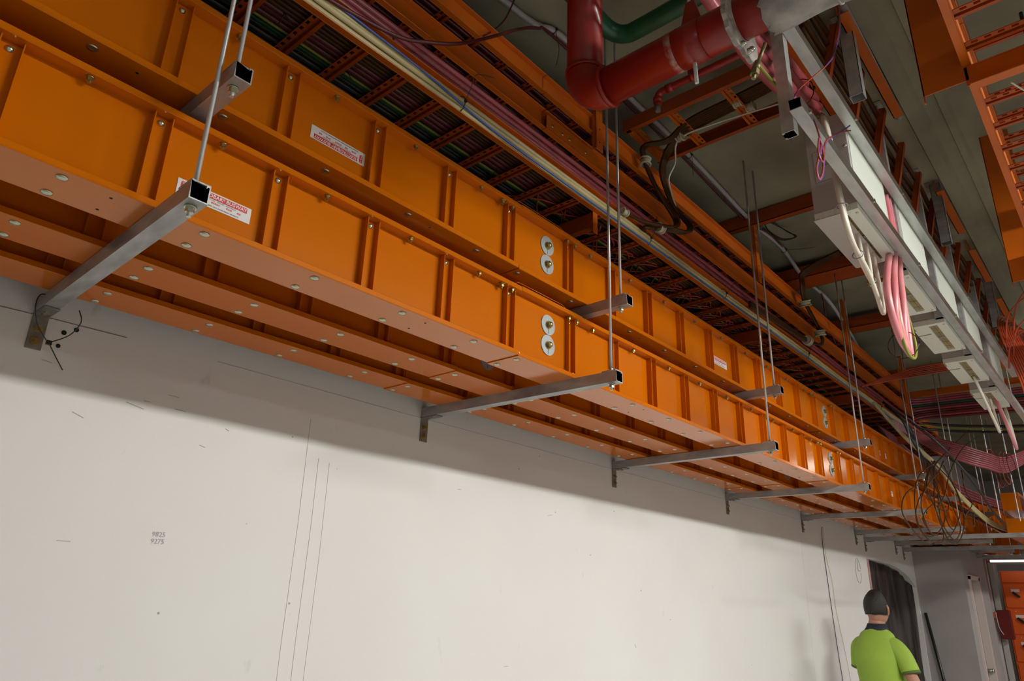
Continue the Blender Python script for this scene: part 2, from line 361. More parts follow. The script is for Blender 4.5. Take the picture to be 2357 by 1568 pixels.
def label_plate(parent, x, z, flip):
    LW, LH = .185, .042
    M = Matrix.Translation((x, .0342, z))@Matrix.Rotation(PI/2, 4, 'X')
    if flip: M = Matrix.Translation((x+LW, .0342, z+LH))@Matrix.Rotation(PI, 4, 'Y')@Matrix.Rotation(PI/2, 4, 'X')
    def bx(n, x0, x1, z0, z1, m, dep, par): return MB().box(x0, x1, z0, z1, 0, dep).xf(M).out(n, m, par)
    lab = bx('rating_label', 0, LW, 0, LH, STICK, .0006, parent); lab['label'] = 'white rating label with red lettering band'
    bx('red_banner', .026, .174, .0245, .0385, REDL, .0009, lab)
    MBx = MB()
    MBx.loft([[M@Vector((.0135+.0055*(1 if abs(math.cos(a))<.99 else 1)*math.copysign(abs(math.cos(a))**.5, math.cos(a)), .024+.0135*math.copysign(abs(math.sin(a))**.6, math.sin(a)), dz)) for a in [2*PI*k/24 for k in range(24)]] for dz in (.0, .0009)], smooth=False)
    MBx.out('logo_badge', REDL, lab)
    T = lambda body, size, x_, y_, m, rot=0, bold=0.: text_part(body, size, m, lab, M@Matrix.Translation((x_, y_, .0010))@Matrix.Rotation(rot, 4, 'Z'), bold=bold)
    T('ELECTROBAR', .0134, .0290, .0275, WHT, bold=.0001); T('\u00ae', .0075, .1105, .0315, WHT); T('BUSWAY', .0134, .1190, .0275, WHT, bold=.0001)
    T('V\nA\nE', .0085, .0108, .0300, WHT)
    T('NEMSEN  PTY. LTD.   SYDNEY   AUSTRALIA', .0050, .050, .0196, GREYP)
    for t, x0, w in (('TYPE', .033, .014), ('IP', .062, .009), ('VOLTAGE', .084, .021), ('AMPS', .122, .014), ('kA', .150, .009)):
        bx('field_box', x0, x0+w, .0128, .0170, REDL, .0009, lab)
        T(t, .0042, x0+.0018, .0134, WHT)
    T('DANGER - LIVE PARTS INSIDE - MAY CAUSE INJURY OR DEATH', .0046, .026, .0038, BLK)
FULL = busway_template(True); LITE = busway_template(False); JT = joint_template()
usedF = usedL = usedJ = False
ROWN = {(0, -.81): 'front of the lower tier', (0, -.51): 'middle of the lower tier', (0, -.245): 'wall side of the lower tier',
        (1, -.81): 'front of the upper tier', (1, -.51): 'middle of the upper tier', (1, -.245): 'wall side of the upper tier'}
for tier in (0, 1):
    for yf in (-.81, -.51, -.245):
        for k in range(-1, 5):
            xs = 1.516-PITCHX+PITCHX*k-(.012 if tier else 0)
            if yf == -.51: xs += .245-.245
            if k == -1: continue
            z = Z0+(.322 if tier else 0)
            src = FULL if (k < 2 and yf == -.81) else LITE
            r = tree_copy(src)
            r.location = (xs, yf, z)
            r['label'] = 'orange ribbed busway length, %s, %s along' % (ROWN[(tier, yf)], ORD[k])
            if yf == -.81:
                if tier == 0 and k == 0: label_plate(r, .03-xs, .115-Z0, False)
                if tier == 0 and k == 2: label_plate(r, 5.79-xs, .145-Z0, False)
                if tier == 1 and k == 0: label_plate(r, .342-xs, .446-z, True)
                if tier == 1 and k == 1: label_plate(r, 2.757-xs, .446-z, False)
                if tier == 1 and k == 2: label_plate(r, 5.755-xs, .452-z, False)
            if k < 4:
                j = tree_copy(JT); j.location = (xs+SEC_L+.0-.0, yf, z)
                if yf == -.51 and tier == 0: pass
                j['label'] = 'busway joint with grey disc washers, %s, %s along' % (ROWN[(tier, yf)], ORD[k])
for t in (FULL, LITE, JT):
    for c in list(t.children_recursive)+[t]: bpy.data.objects.remove(c)

# ================================================================ struts and rods
def channel41(L, axis, y0=0, n=1):
    """41 mm strut channel, open side up, lips returned; swept from 0 to L along the axis; returns profile prism in MB"""
    w, t, lip, rl = .041, .0028, .009, .007
    prof = [(0, 0), (w, 0), (w, w), (w-lip, w), (w-lip, w-rl), (w-lip+t, w-rl), (w-lip+t, w-t), (w-t, w-t), (w-t, t), (t, t), (t, w-t), (lip-t, w-t), (lip-t, w-rl), (lip, w-rl), (lip, w), (0, w)]
    return prof
def ngon_prism(prof, a, b, axis):
    bm = MB(); bm.prism(prof, a, b, axis)
    bmesh.ops.triangulate(bm.bm, faces=[f for f in bm.bm.faces if len(f.verts) > 4]); return bm
def strut(xw, xo, z, L, label, bracket=True, rodtop=CEIL, rody=-.955, zt=None, rodx=None):
    zt = z if zt is None else zt
    t = thing('support_strut', label, 'strut', (xw, 0, z), 'galvanised struts carrying the busways')
    b = ngon_prism(channel41(L, 'y'), -L, -.004, 'y')
    sh_ = (xo-xw)/L
    for v in b.bm.verts: v.co.x += -v.co.y*sh_
    b.out('channel', GALV, t)
    dx = (rody/-L)*(xo-xw)+.0205
    MB().box(dx-.021, dx+.021, rody-.032, rody+.028, .0412, .046, .001).out('saddle_plate', GALV, t)
    MB().cyl((dx, rody, 0), (dx, rody, -.004), .0125, n=20).cyl((dx, rody, -.004), (dx, rody, -.014), .0095, n=6).cyl((dx, rody, -.014), (dx, rody, -.024), .005, n=10).out('nut', BOLT, t)
    MB().cyl((dx, rody, .046), (dx, rody, .054), .0095, n=6).out('top_nut', BOLT, t)
    if bracket:
        br = MB().box(0, .041, -.095, 0, -.0055, -.0005, .001).box(0, .041, -.0055, -.0002, -.106, -.0005, .001).out('wall_bracket', mat('dull_angle_steel', (.30, .29, .25), .5, .6, noise=.3, nscale=30), t)
        for zz in (-.045, -.082):
            MB().cyl((.0205, -.0055, zz), (.0205, -.0075, zz), .0115, n=18).cyl((.0205, -.0075, zz), (.0205, -.0145, zz), .0085, n=6).cyl((.0205, -.0145, zz), (.0205, -.020, zz), .004, n=8).out('anchor_bolt', BRASS, br)
        MB().cyl((.0205, -.055, -.0055), (.0205, -.055, -.0125), .0085, n=6).cyl((.0205, -.03, -.0055), (.0205, -.03, -.0095), .008, n=6).out('bracket_bolt', BOLT, br)
    r = MB().cyl((xw+dx, rody, z-.02), (xw+dx, rody, rodtop), .0052, n=10).out('threaded_rod', ROD)
    tag(r, 'threaded steel rod on the '+label.split(',')[0].replace('galvanised ', ''), 'threaded rod', 'threaded hanger rods')
    return t
DX = [-.02, .031, -.039, -.002, .001, 0, 0, 0, 0]
for i in range(9):
    strut(1.5*i, 1.5*i+DX[i], 0, .989, '%s galvanised strut under the lower busways, bracketed to the wall' % ORD[i])
UX = [.018, 1.605, 3.095, 4.655, 6.25, 7.8, 9.3]
for i, x in enumerate(UX):
    strut(x, x, .321, .995, '%s galvanised strut under the upper busways' % ORD[i], False)
for i, (x, L) in enumerate([(7.8, 1.52), (9.32, 1.9), (10.85, 1.9)]):
    strut(x, x, -.045, L, '%s extra long low galvanised strut beyond the opening' % ORD[i], True, rody=-L+.05)
# black cable tie looped round the wall end of the nearest strut
b = MB().tube([(.045, -.03, .045), (-.012, -.09, .03), (-.022, -.10, -.01), (.0, -.075, -.055), (.035, -.05, -.083), (.045, -.048, -.09)], .0016, 6)
b.tube([(.045, -.048, -.09), (.085, -.07, -.06), (.10, -.09, -.02), (.085, -.10, .01)], .0016, 6).box(.038, .052, -.054, -.044, -.096, -.084)
b.tube([(.045, -.048, -.09), (.075, -.03, -.12), (.105, -.015, -.15)], .0016, 6)
tag(b.out('cable_tie', BLKP), 'loose black cable tie looped round the wall end of the nearest strut', 'cable tie')
tag(MB().box(1.66, 1.72, -.46, -.42, .16, .20, .002).out('timber_block', mat('pale_wood', (.45, .33, .2), .7)), 'small pale timber block lodged between the lower busways', 'wood block')

# ================================================================ ladder trays
PR = .166
def rung_mesh(L):
    """perforated rung, length L along local -y, 45 mm wide"""
    b = MB(); n = int(L/.034); g = L/n
    b.box(0, .004, -L, 0, 0, .003).box(.0145, .019, -L, 0, 0, .003)
    for k in range(n): b.box(.004, .0145, -g*k-g*.5, -g*k, 0, .003)
    b.box(.0185, .021, -L, 0, 0, .014).box(.021, .036, -L, 0, .012, .014).box(.0345, .037, -L, 0, 0, .014).box(.037, .047, -L, 0, 0, .003)
    return b
def crail(x0, x1, y, z, h, outw, m=TRAY):
    """C rail along x; outw=-1: flanges point to -y"""
    t = .003; fl = .022
    b = MB().box(x0, x1, min(y, y-t*outw), max(y, y-t*outw), z, z+h, .0008)
    y2 = y+fl*outw
    b.box(x0, x1, min(y, y2), max(y, y2), z, z+t, .0009, seg=2).box(x0, x1, min(y, y2), max(y, y2), z+h-t, z+h, .0009)
    return b
def ladder_x(x0, x1, yfront, yback, z, label, h=.093, group='orange ladder trays', out=-1):
    t = thing('cable_ladder', label, 'cable tray', (x0, yfront, z), group)
    L = x1-x0; w = yback-yfront
    crail(0, L-.004, 0, 0, h, out).out('side_rail', TRAY, t); crail(0, L-.004, w, 0, h, -out).out('side_rail', TRAY, t)
    rs = None; k = 0; off = (-x0+.16) % PR
    while off+PR*k < L-.05:
        if rs is None: rs = rung_mesh(w-.006).out('rung', TRAYD, t, (off, w-.003, .004))
        else: link_copy(rs, t, (off+PR*k, w-.003, .004))
        k += 1
    return t
TZ = [.90, 1.118, 1.30]; TN = ['lowest', 'middle', 'top']
for i, z in enumerate(TZ):
    for k, (a, b_) in enumerate([(-1.8, 1.42 if i else 1.9), (1.42 if i else 1.9, 4.6), (4.6, 7.4), (7.4, 8.6)]):
        if i == 2 and k == 3: continue
        ladder_x(a, b_, -.72, -.12, z, 'orange ladder tray above the busways, %s tier, %s length' % (TN[i], ORD[k]))
# splice plate on the middle rail
sp = MB().box(1.42, 1.78, -.7435, -.742, 1.122, 1.188).out('splice_plate', TRAY)
tag(sp, 'orange splice plate bolted across the middle tray rail', 'splice plate')
for x in (1.46, 1.53, 1.58, 1.70): MB().dome((x, -.7435, 1.15), (0, -1, 0), .008, .005).out('bolt', BRASS, sp)
for z in (1.122, 1.185): MB().box(1.42, 1.78, -.7445, -.722, z, z+.002).out('flange', TRAY, sp)
# supports: vertical post + arms
for i, x in enumerate([0.0, 1.8, 3.6, 5.4, 7.2]):
    t = thing('tray_support', '%s orange post and arms holding the wall-side ladder trays' % ORD[i], 'tray support', (x-.035, 0, 0), 'tray supports along the wall side')
    b = MB().box(0, .055, -.757, -.753, 1.205, CEIL, .001).box(0, .003, -.757, -.735, 1.205, CEIL)
    b.out('post', TRAY, t)
    MB().box(0.02, .055, -.722, -.719, .795, .897, .001).out('end_plate', TRAY, t)
    for z in TZ:
        MB().box(.02, .023, -.715, -.002, z-.075, z-.003).box(.02, .055, -.715, -.002, z-.078, z-.075).box(.02, .055, -.715, -.002, z-.006, z-.003).out('arm', TRAYD, t)
    MB().box(.02, .10, -.004, 0, .75, CEIL).out('wall_channel', TRAYD, t)
    for z in (1.25, 1.32): MB().cyl((.028, -.757, z), (.028, -.7585, z), .004, n=10).out('bolt_hole', DARK, t)

# cables in the lowest tray
def runx(name, x0, x1, y, z, r, m, label, group, wob=.004, n=None, cat='cable', seed=0, step=.6):
    rnd = random.Random(seed); pts = []; x = x0
    while x < x1: pts.append((x, y+rnd.uniform(-wob, wob), z+rnd.uniform(-wob, wob)*.5)); x += step
    pts.append((x1, y, z))
    o = MB().tube(pts, r, n or 8, sub=3).out(name, m); return tag(o, label, cat, group)
A = [(-.43, .013, BLKP, 'black', .0), (-.465, .012, BLKP, 'black', .0), (-.495, .013, BLKP, 'thick black', .0), (-.52, .007, BLKP, 'thin black', .0), (-.538, .010, GREEN, 'green', .0), (-.555, .0055, YELG, 'yellow-green', 0),
     (-.572, .0125, DRED, 'dark red', 0), (-.596, .0125, DRED, 'dark red', 0), (-.62, .0125, DRED, 'dark red', .0), (-.641, .008, BROWN, 'dark brown', 0), (-.657, .008, BROWN, 'dark brown', 0), (-.673, .008, BROWN, 'dark brown', 0), (-.689, .008, BROWN, 'dark brown', 0), (-.704, .0065, YELG, 'thin yellow-green', 0)]
for i, (y, r, m, nm, dz) in enumerate(A):
    runx('tray_cable', -1.7, 8.5, y, .922+r+dz, r, m, '%s cable lying on the lowest ladder tray, %s from its front rail' % (nm, ORD[min(len(A)-1-i, 11)]) if len(A)-1-i < 12 else '%s cable lying on the lowest ladder tray, %s from the wall end of the bunch' % (nm, ORD[i]), 'cables in the lowest ladder tray', seed=i)
for i, (y, z, r) in enumerate([(-.27, .945, .016), (-.33, .945, .016), (-.38, .943, .013), (-.50, .965, .014), (-.56, .965, .014), (-.63, .962, .014)]):
    runx('tray_cable', -1.7, 8.5, y, z, r, DRED if i % 2 else BLKP, 'heavy %s cable in the lowest tray, second layer, %s from the wall' % ('dark red' if i % 2 else 'black', ORD[i]), 'cables in the lowest ladder tray', seed=20+i)
for i, (y, z, r) in enumerate([(-.712, 1.020, .0135), (-.712, 1.049, .0135), (-.713, 1.077, .012), (-.684, 1.034, .0135), (-.684, 1.063, .0135), (-.686, 1.091, .012), (-.655, 1.05, .014)]):
    runx('tray_cable', -1.7, 8.5, y, z, r, PINKD, 'dusty pink cable stacked on top in the lowest ladder tray, %s in the stack' % ORD[i], 'dusty pink cables stacked in the lowest tray', seed=40+i, wob=.005)
for i, (y, z, r) in enumerate([(-.69, 1.337, .012), (-.66, 1.337, .012), (-.63, 1.337, .012), (-.60, 1.337, .012), (-.56, 1.337, .012), (-.52, 1.337, .014), (-.48, 1.337, .014), (-.44, 1.337, .014), (-.39, 1.34, .016), (-.34, 1.34, .016), (-.675, 1.355, .011), (-.3, 1.34, .016)]):
    runx('tray_cable', -1.7, 8.0, y, z-.015, r, DRED, 'deep red cable on the top ladder tray, %s from its front rail' % ORD[i], 'cables in the top ladder tray', seed=60+i)
for i, (y, r) in enumerate([(-.67, .014), (-.6, .015), (-.52, .015), (-.44, .015), (-.36, .015), (-.28, .015)]):
    runx('tray_cable', -1.7, 8.4, y, 1.14+r, r, DRED, 'deep red cable on the middle ladder tray, %s from its front rail' % ORD[i], 'cables in the middle ladder tray', seed=80+i)
# loose orange red thin wires over the far part of the lowest tray
for i in range(7):
    pts = [(1.4+.28*k+i*.11, -.42-.19*((k+i) % 2)-.02*(i % 3), .917+.003*((i+k) % 3)) for k in range(12)]
    tag(MB().tube(pts, .0035, 6, sub=4).out('loose_wire', ORC), 'thin orange-red wire zigzagging through the lowest tray, %s of seven' % ORD[i], 'wire', 'loose thin wires in the lowest tray')
# cream cables clipped in the front rail groove + thin blue cable
for i, (y, z, r) in enumerate([(-.7345, .9165, .0105), (-.7365, .9375, .0105), (-.7335, .9575, .0095)]):
    p = []
    x = -1.7; rnd = random.Random(5+i)
    while x < 8.6: p.append((x, y+rnd.uniform(-.003, .003), z+rnd.uniform(-.003, .003))); x += .45
    tag(MB().tube(p, r, 10, sub=3).out('cream_cable', CREAM), ['lowest of the three cream cables clipped along the lowest tray rail', 'middle one of the three cream cables along the tray rail', 'uppermost of the three cream cables along the tray rail'][i], 'cable', 'cream cables along the front rail')
tag(MB().tube([(-1.5, -.748, .962), (.2, -.75, .960), (.5, -.752, .955), (.75, -.752, .945), (1.0, -.751, .918), (1.25, -.750, .909), (1.5, -.752, .905), (2.2, -.750, .908), (3.2, -.75, .905), (4.2, -.75, .906), (5.5, -.75, .905), (7.5, -.75, .906)], .0036, 8).out('blue_cable', BLUE), 'thin blue cable snaking beside the cream cables', 'cable')
# cable ties
def tie(p, r, tail, label, axis='x', rz=1.0):
    b = MB(); x, y, z = p
    pts = [(x, y+r*math.cos(2*PI*k/14), z+r*rz*math.sin(2*PI*k/14)) for k in range(15)]
    b.tube(pts, .0018, 5, sub=1, smooth=False).box(x-.004, x+.004, y-r-.006, y-r+.003, z-.005, z+.005)
    if tail: b.tube([(x, y-r, z)]+[(x+a, y-r+c, z+e) for a, c, e in tail], .0014, 5)
    return tag(b.out('cable_tie', BLKP), label, 'cable tie', 'black cable ties')
tie((.93, -.735, .938), .028, [(-.005, -.03, .04), (.0, -.05, .09), (.10, -.05, .14)], 'black cable tie with a long upright tail on the cream cables, nearest', rz=1.2)
tie((2.22, -.735, .935), .028, [(-.01, -.03, .03), (-.01, -.04, .10)], 'black cable tie on the cream cables below the brown bundle', rz=1.2)
tie((3.05, -.735, .935), .028, [(.03, -.03, .06), (.1, -.03, .12)], 'third black cable tie along the cream cables', rz=1.2)
tie((4.35, -.735, .935), .028, [(.0, -.02, .05)], 'fourth black cable tie along the cream cables', rz=1.2)
tie((6.1, -.735, .935), .028, [(.0, -.02, .05)], 'farthest black cable tie along the cream cables', rz=1.2)
for i, x in enumerate([.62, 1.22, 1.46, 1.96, 2.3, 2.95, 3.3, 3.9, 4.7, 5.5]):
    tie((x, -.685, 1.02), .032, None, 'black cable tie round the dusty pink cables, %s along' % ORD[i])
for i, (x, y) in enumerate([(.28, -.60), (.55, -.545), (1.16, -.59), (1.3, -.55), (.12, -.61)]):
    tie((x, y, .93), .026, [(.03, 0, -.03)], 'black cable tie under the lowest tray cables, %s' % ['nearest the first gap', 'on the green cable', 'round the dark red cables', 'beside the joint', 'with a long thin tail'][i])

# ================================================================ conduit, red cables at the ceiling
tag(MB().tube([(-.6, -.63, 1.672), (1.183, -.675, 1.672), (1.505, -.742, 1.672), (2.067, -.758, 1.672), (2.714, -.755, 1.672), (3.418, -.728, 1.672), (3.664, -.724, 1.665)], .0135, 14).out('conduit', PVC), 'grey plastic conduit run along the concrete ceiling behind the red pipe', 'conduit')
tag(MB().tube([(3.70, -.724, 1.665), (4.09, -.747, 1.655), (4.548, -.726, 1.60), (4.945, -.763, 1.55), (5.638, -.707, 1.50), (6.395, -.637, 1.40), (7.085, -.60, 1.25), (7.35, -.64, 1.12)], .0135, 14).out('conduit', PVC), 'flexible grey conduit sagging from the junction box into the far cables', 'conduit')
j = tag(MB().cyl((3.67, -.722, CEIL), (3.67, -.722, 1.64), .055, n=24).cyl((3.67, -.722, 1.64), (3.67, -.722, 1.60), .022, n=16).out('junction_box', mat('dull_metal_box', (.2, .21, .19), .4, .5)), 'round grey junction box on the ceiling where the conduits meet', 'junction box')
MB().cyl((3.67, -.722, 1.64), (3.67, -.722, 1.634), .046, n=24).out('lid', mat('dull_metal_box', (.2, .21, .19), .4, .5), j)
for i in range(3):
    a = .06+.012*i
    tag(MB().tube([(3.74, -.80-.01*i, 1.69), (3.80+a, -.86, 1.66), (3.84, -.90-a*.4, 1.58), (3.72-.01*i, -.88, 1.53-.01*i), (3.66, -.82, 1.58), (3.70, -.78, 1.67)], .0035, 6).out('wire_loop', [GREEN, DRED, BLKP][i]), '%s wire loop hanging beside the round junction box' % ['green', 'dark red', 'black'][i], 'wire', 'wire loops at the junction box')
tag(MB().tube([(.1, -.735, .952), (.341, -.752, .955), (.591, -.765, .989), (.706, -.80, 1.021), (.835, -.82, 1.097), (.985, -.82, 1.235), (1.2, -.78, 1.458), (1.347, -.75, 1.587), (1.45, -.728, 1.648), (1.9, -.73, 1.655), (2.6, -.735, 1.652), (3.5, -.708, 1.652), (3.9, -.76, 1.66), (4.4, -.73, 1.63), (4.8, -.76, 1.56), (5.0, -.72, 1.4), (5.3, -.7, 1.2)], .0068, 8).out('red_cable', DRED), 'red cable swooping across the trays then following the grey conduit', 'cable')
tag(MB().tube([(1.02, -.745, 1.31), (1.106, -.712, 1.42), (1.187, -.70, 1.55), (1.234, -.712, CEIL)], .0035, 6).out('red_wire', DRED), 'thin red wire rising to the ceiling behind the swooping red cable', 'wire')
tie((1.47, -.735, 1.672), .016, [(.0, .0, -.03), (.02, -.0, -.1), (-.0, .0, -.2)], 'black cable tie with a dangling tail on the conduit left of the red pipe')
tie((2.70, -.755, 1.668), .018, [(0, 0, -.04), (0, .0, -.14)], 'black cable tie with a thin tail on the conduit right of the red pipe')
tie((4.12, -.747, 1.65), .018, [(.05, -.08, 0), (.1, -.16, .01)], 'black cable tie on the sagging conduit past the junction box')

# ================================================================ branch tray near the ceiling
t = thing('branch_tray', 'orange ladder tray branching across the ceiling with brown cables on it', 'cable tray', (2.09, 0, 1.50))
for x, o_ in ((.0, 1), (.36, -1)):
    bb = crail(0, .93, 0, 0, .07, o_).xf(Matrix.Rotation(-PI/2, 4, 'Z')); bb.xf(Matrix.Translation((x, -.70, 0))); bb.out('side_rail', TRAYD, t)
rs = None
for y in (-.78, -.985, -1.26, -1.52):
    bb = rung_mesh(.355)
    bb.xf(Matrix.Rotation(PI/2, 4, 'Z')@Matrix.Translation((0, 0, 0)))
    if rs is None: rs = bb.out('rung', TRAY, t, (.003, y, .004))
    else: bb.bm.free(); link_copy(rs, t, (.003, y, .004))
MB().box(.0, .36, -.74, -.715, 0, .004).out('end_strip', TRAY, t)
# brown cables lying on it and dropping to the middle tray
for i in range(7):
    o1 = .013*i; side = i % 3
    pts = [(2.19+o1*.8, -1.62, 1.534), (2.22+o1, -1.25, 1.532), (2.22+o1*1.1, -1.0, 1.515), (2.25+o1, -.86, 1.48)]
    if i < 3: pts += [(2.17+.01*i, -.775, 1.44), (2.16+.012*i, -.765, 1.37), (2.22+.012*i, -.785, 1.24), (2.31+.01*i, -.80, 1.15+.006*i), (2.37, -.815-.01*i, 1.08), (2.33, -.82-.012*i, 1.02), (2.22, -.80-.01*i, .985), (2.10, -.775, .975), (1.98, -.755, .975)]
    else: pts += [(2.27+.012*i, -.80, 1.42), (2.27+.012*i, -.785, 1.33), (2.34+.01*i, -.79, 1.22), (2.43+.006*i, -.81, 1.13+.004*i), (2.45, -.83-.006*i, 1.07), (2.38, -.83-.008*i, 1.0), (2.26, -.80, .968+.006*i), (2.15, -.76, .962), (2.3, -.70, 1.02)]
    tag(MB().tube(pts, .0085, 8, sub=5).out('brown_cable', BROWN), 'brown cable looping down from the branch tray to lower trays, %s in bundle' % ORD[i], 'cable', 'brown cables dropping from the branch tray')
tag(MB().tube([(2.38, -1.55, 1.50), (2.36, -1.4, 1.50), (2.31, -1.1, 1.50), (2.30, -.90, 1.49), (2.38, -.83, 1.42), (2.36, -.80, 1.33), (2.38, -.80, 1.25), (2.43, -.80, 1.17)], .005, 7).out('thin_white_cable', CREAMW), 'thin off-white cable hanging beside the brown bundle', 'cable')
def clipring(p, r, d, label):
    c = Vector(p); d = Vector(d).normalized(); b = MB(); a = d.orthogonal().normalized(); e = d.cross(a)
    for s_ in (-.016, .016):
        b.tube([c+d*s_+(a*math.cos(2*PI*k/12)+e*math.sin(2*PI*k/12))*r for k in range(13)], .0045, 6, sub=1, smooth=False)
    b.cyl(c-d*.016, c+d*.016, r*.96, n=14)
    return tag(b.out('cable_clip', CLIP), label, 'cable clip', 'cream cable clips')
for p, r, dd, lb in [((2.29, -.915, 1.497), .026, (.2, 1, .25), 'on the first perforated rung of the branch tray'), ((2.25, -1.235, 1.522), .026, (0, 1, 0), 'left one of the pair on the second branch rung'), ((2.32, -1.27, 1.522), .026, (0, 1, 0), 'right one of the pair on the second branch rung'), ((2.18, -.77, 1.345), .026, (0.1, 0, 1), 'round the dropping brown cables beside the top tray rail'),
                     ((2.24, -.80, .985), .024, (1, 0, .1), 'where the brown loop turns onto the cream cables'), ((1.99, -.757, .975), .016, (1, 0, 0), 'at the end of the brown cable beside the pink cables')]:
    clipring(p, r, dd, 'cream plastic cable clip '+lb)
for i in range(6):
    o1 = .012*i
    pts = [(4.15+o1, -1.1, 1.55), (4.2+o1, -.84, 1.50), (4.233+o1, -.80, 1.42), (4.271+o1, -.79, 1.313), (4.378+o1, -.79, 1.248), (4.487+o1*.6, -.795, 1.18), (4.54+o1*.5, -.80, 1.11), (4.50, -.81, 1.05-.003*i), (4.36, -.805, 1.0+.002*i), (4.15, -.78, .99+.004*i), (3.83, -.765, .985+.006*i), (3.4, -.75, .975+.006*i)]
    tag(MB().tube(pts, .0085, 7, sub=4).out('brown_cable', BROWN), 'brown cable in the farther drop beside the sagging conduit, %s in the bundle' % ORD[i], 'cable', 'brown cables in the farther drop')
clipring((4.30, -.79, 1.29), .04, (.4, 0, -1), 'cream plastic cable clip high on the farther brown drop'); clipring((4.52, -.80, 1.13), .038, (.2, 0, -1), 'cream plastic cable clip low on the farther brown drop'); clipring((4.25, -.795, .995), .03, (1, 0, 0), 'cream plastic cable clip on the flat part of the farther brown drop')
# crossing trays farther on
for i, (x, z, w, m, lab) in enumerate([(3.55, 1.60, .05, TRAYD, 'narrow dark orange channel crossing the ceiling at the junction box'), (4.45, 1.56, .22, TRAYD, 'wide orange channel crossing the ceiling past the junction box'), (5.7, 1.56, .16, TRAYD, 'farther orange channel crossing the ceiling')]):
    b = MB().box(x, x+.004, -1.64, -.12, z, z+.09).box(x, x+w, -1.64, -.12, z, z+.004).box(x+w-.004, x+w, -1.64, -.12, z, z+.06)
    tag(b.out('cross_channel', m), lab, 'channel')

# ================================================================ pipes
def pipe_ring(b, c, d, R0, R1): pass
t = thing('sprinkler_pipe', 'large red painted pipe dropping from the ceiling and elbowing overhead', 'pipe', (.98, -1.25, 0))
R = .057
def elbow(b, c0, r_bend, R, sgn=-1, n=12):
    rings = []
    for k in range(n+1):
        a = k/n*PI/2     # from vertical down to -y
        cy = -r_bend+r_bend*math.cos(a); cz = -r_bend*math.sin(a)
        nrm = Vector((0, math.cos(a), -math.sin(a)))
        rings.append([Vector((c0[0], c0[1]+cy, c0[2]+cz))+Vector((1, 0, 0))*R*math.cos(2*PI*i/28)+nrm*R*math.sin(2*PI*i/28) for i in range(28)])
    return b.loft(rings)
ZH = .735
MB().cyl((0, 0, ZH+.10), (0, 0, CEIL), R, n=36).out('riser', RED, t)
elbow(MB(), (0, 0, ZH+.088), .088, R+.0035).out('elbow', RED, t)
MB().cyl((0, -.085, ZH), (0, -1.05, ZH), R, n=36).out('horizontal_run', RED, t)
MB().cyl((0, -.080, ZH), (0, -.094, ZH), R+.008, n=36).cyl((0, 0, ZH+.098), (0, 0, ZH+.086), R+.006, n=36).out('weld_collar', RED, t)
MB().cyl((0, -.305, ZH), (0, -.325, ZH), R+.0012, n=36).out('bare_band', mat('bare_scraped_metal', (.35, .3, .26), .5, .3, noise=.7, nscale=50, col2=(.35, .02, .01)), t)
cl = MB().cyl((0, -.33, ZH), (0, -.405, ZH), R+.0015, n=36).out('hanger_clip', RED, t)
MB().prism([(-.405, ZH+.05), (-.33, ZH+.05), (-.355, ZH+.15), (-.38, ZH+.15)], -.004, .004, 'x').out('hanger_strap', RED, t)
for c_, s_ in (((.054, -.10), .012),): pass
for i, (a, y, s1, s2) in enumerate([(3.6, -.035, .016, .006), (3.45, -.07, .010, .006), (3.3, -.16, .004, .006), (3.3, -.24, .004, .006)]):
    pass
r = MB().cyl((.992, -1.615, .61), (.985, -1.612, .83), .0055, n=10).cyl((.985, -1.612, .83), (.975, -1.61, CEIL), .0045, n=10).out('hanger_rod', ROD)
tag(r, 'bent steel hanger rod passing in front of the red pipe clamp', 'threaded rod')
t2 = thing('pipe_lagging', 'grey foil lagging on the overhead end of the red pipe with ragged edges', 'lagging', (.98, -1.78, ZH))
b = MB()
rings = []
for k in range(20):
    y = -.05-.6*k/19; rr = R+.017+.003*math.sin(k*1.3); 
    rings.append([Vector(((rr+.002*math.sin(i*3+k))*math.cos(2*PI*i/40), y+(.008*math.sin(i*1.9) if k == 0 else 0), (rr+.002*math.sin(i*3+k))*math.sin(2*PI*i/40))) for i in range(40)])
b.loft(rings).out('jacket', LAG, t2)
for y in (-.21, -.30): MB().cyl((0, y, 0), (0, y-.006, 0), R+.022, n=40).out('band', LAG, t2)
pf = MB()
pl = [(-.10, -.12), (.10, -.125), (.105, .11), (.02, .12), (-.10, .11)]
outer = []
for i in range(40):
    a = 2*PI*i/40; rr = R+.0375+.022*abs(math.sin(2*a))+.004*math.sin(i*2.3); outer.append((rr*math.cos(a), rr*math.sin(a)))
A_ = [pf.bm.verts.new((x, .0, z)) for x, z in outer]; B_ = [pf.bm.verts.new((x, -.012, z)) for x, z in outer]
C_ = [pf.bm.verts.new(((R+.001)*math.cos(2*PI*i/40), 0, (R+.001)*math.sin(2*PI*i/40))) for i in range(40)]; D_ = [pf.bm.verts.new(((R+.001)*math.cos(2*PI*i/40), -.012, (R+.001)*math.sin(2*PI*i/40))) for i in range(40)]
for i in range(40):
    k = (i+1) % 40
    for q in ((A_[i], A_[k], C_[k], C_[i]), (B_[i], D_[i], D_[k], B_[k]), (A_[i], B_[i], B_[k], A_[k]), (C_[i], C_[k], D_[k], D_[i])): pf.bm.faces.new(q)
po = tag(pf.out('pipe_flange', PLASTER, None, (.98, -1.745, ZH)), 'ragged plastered flange plate round the red pipe before the lagging', 'flange')
for i, (x, z) in enumerate([(.03, -.085), (.05, -.065), (-.01, -.09)]): MB().dome((x, -.012, z), (0, -1, 0), .009, .012).out('bolt', BOLT, po)
BRASS2 = mat('dull_brass', (.22, .17, .08), .45, .7)
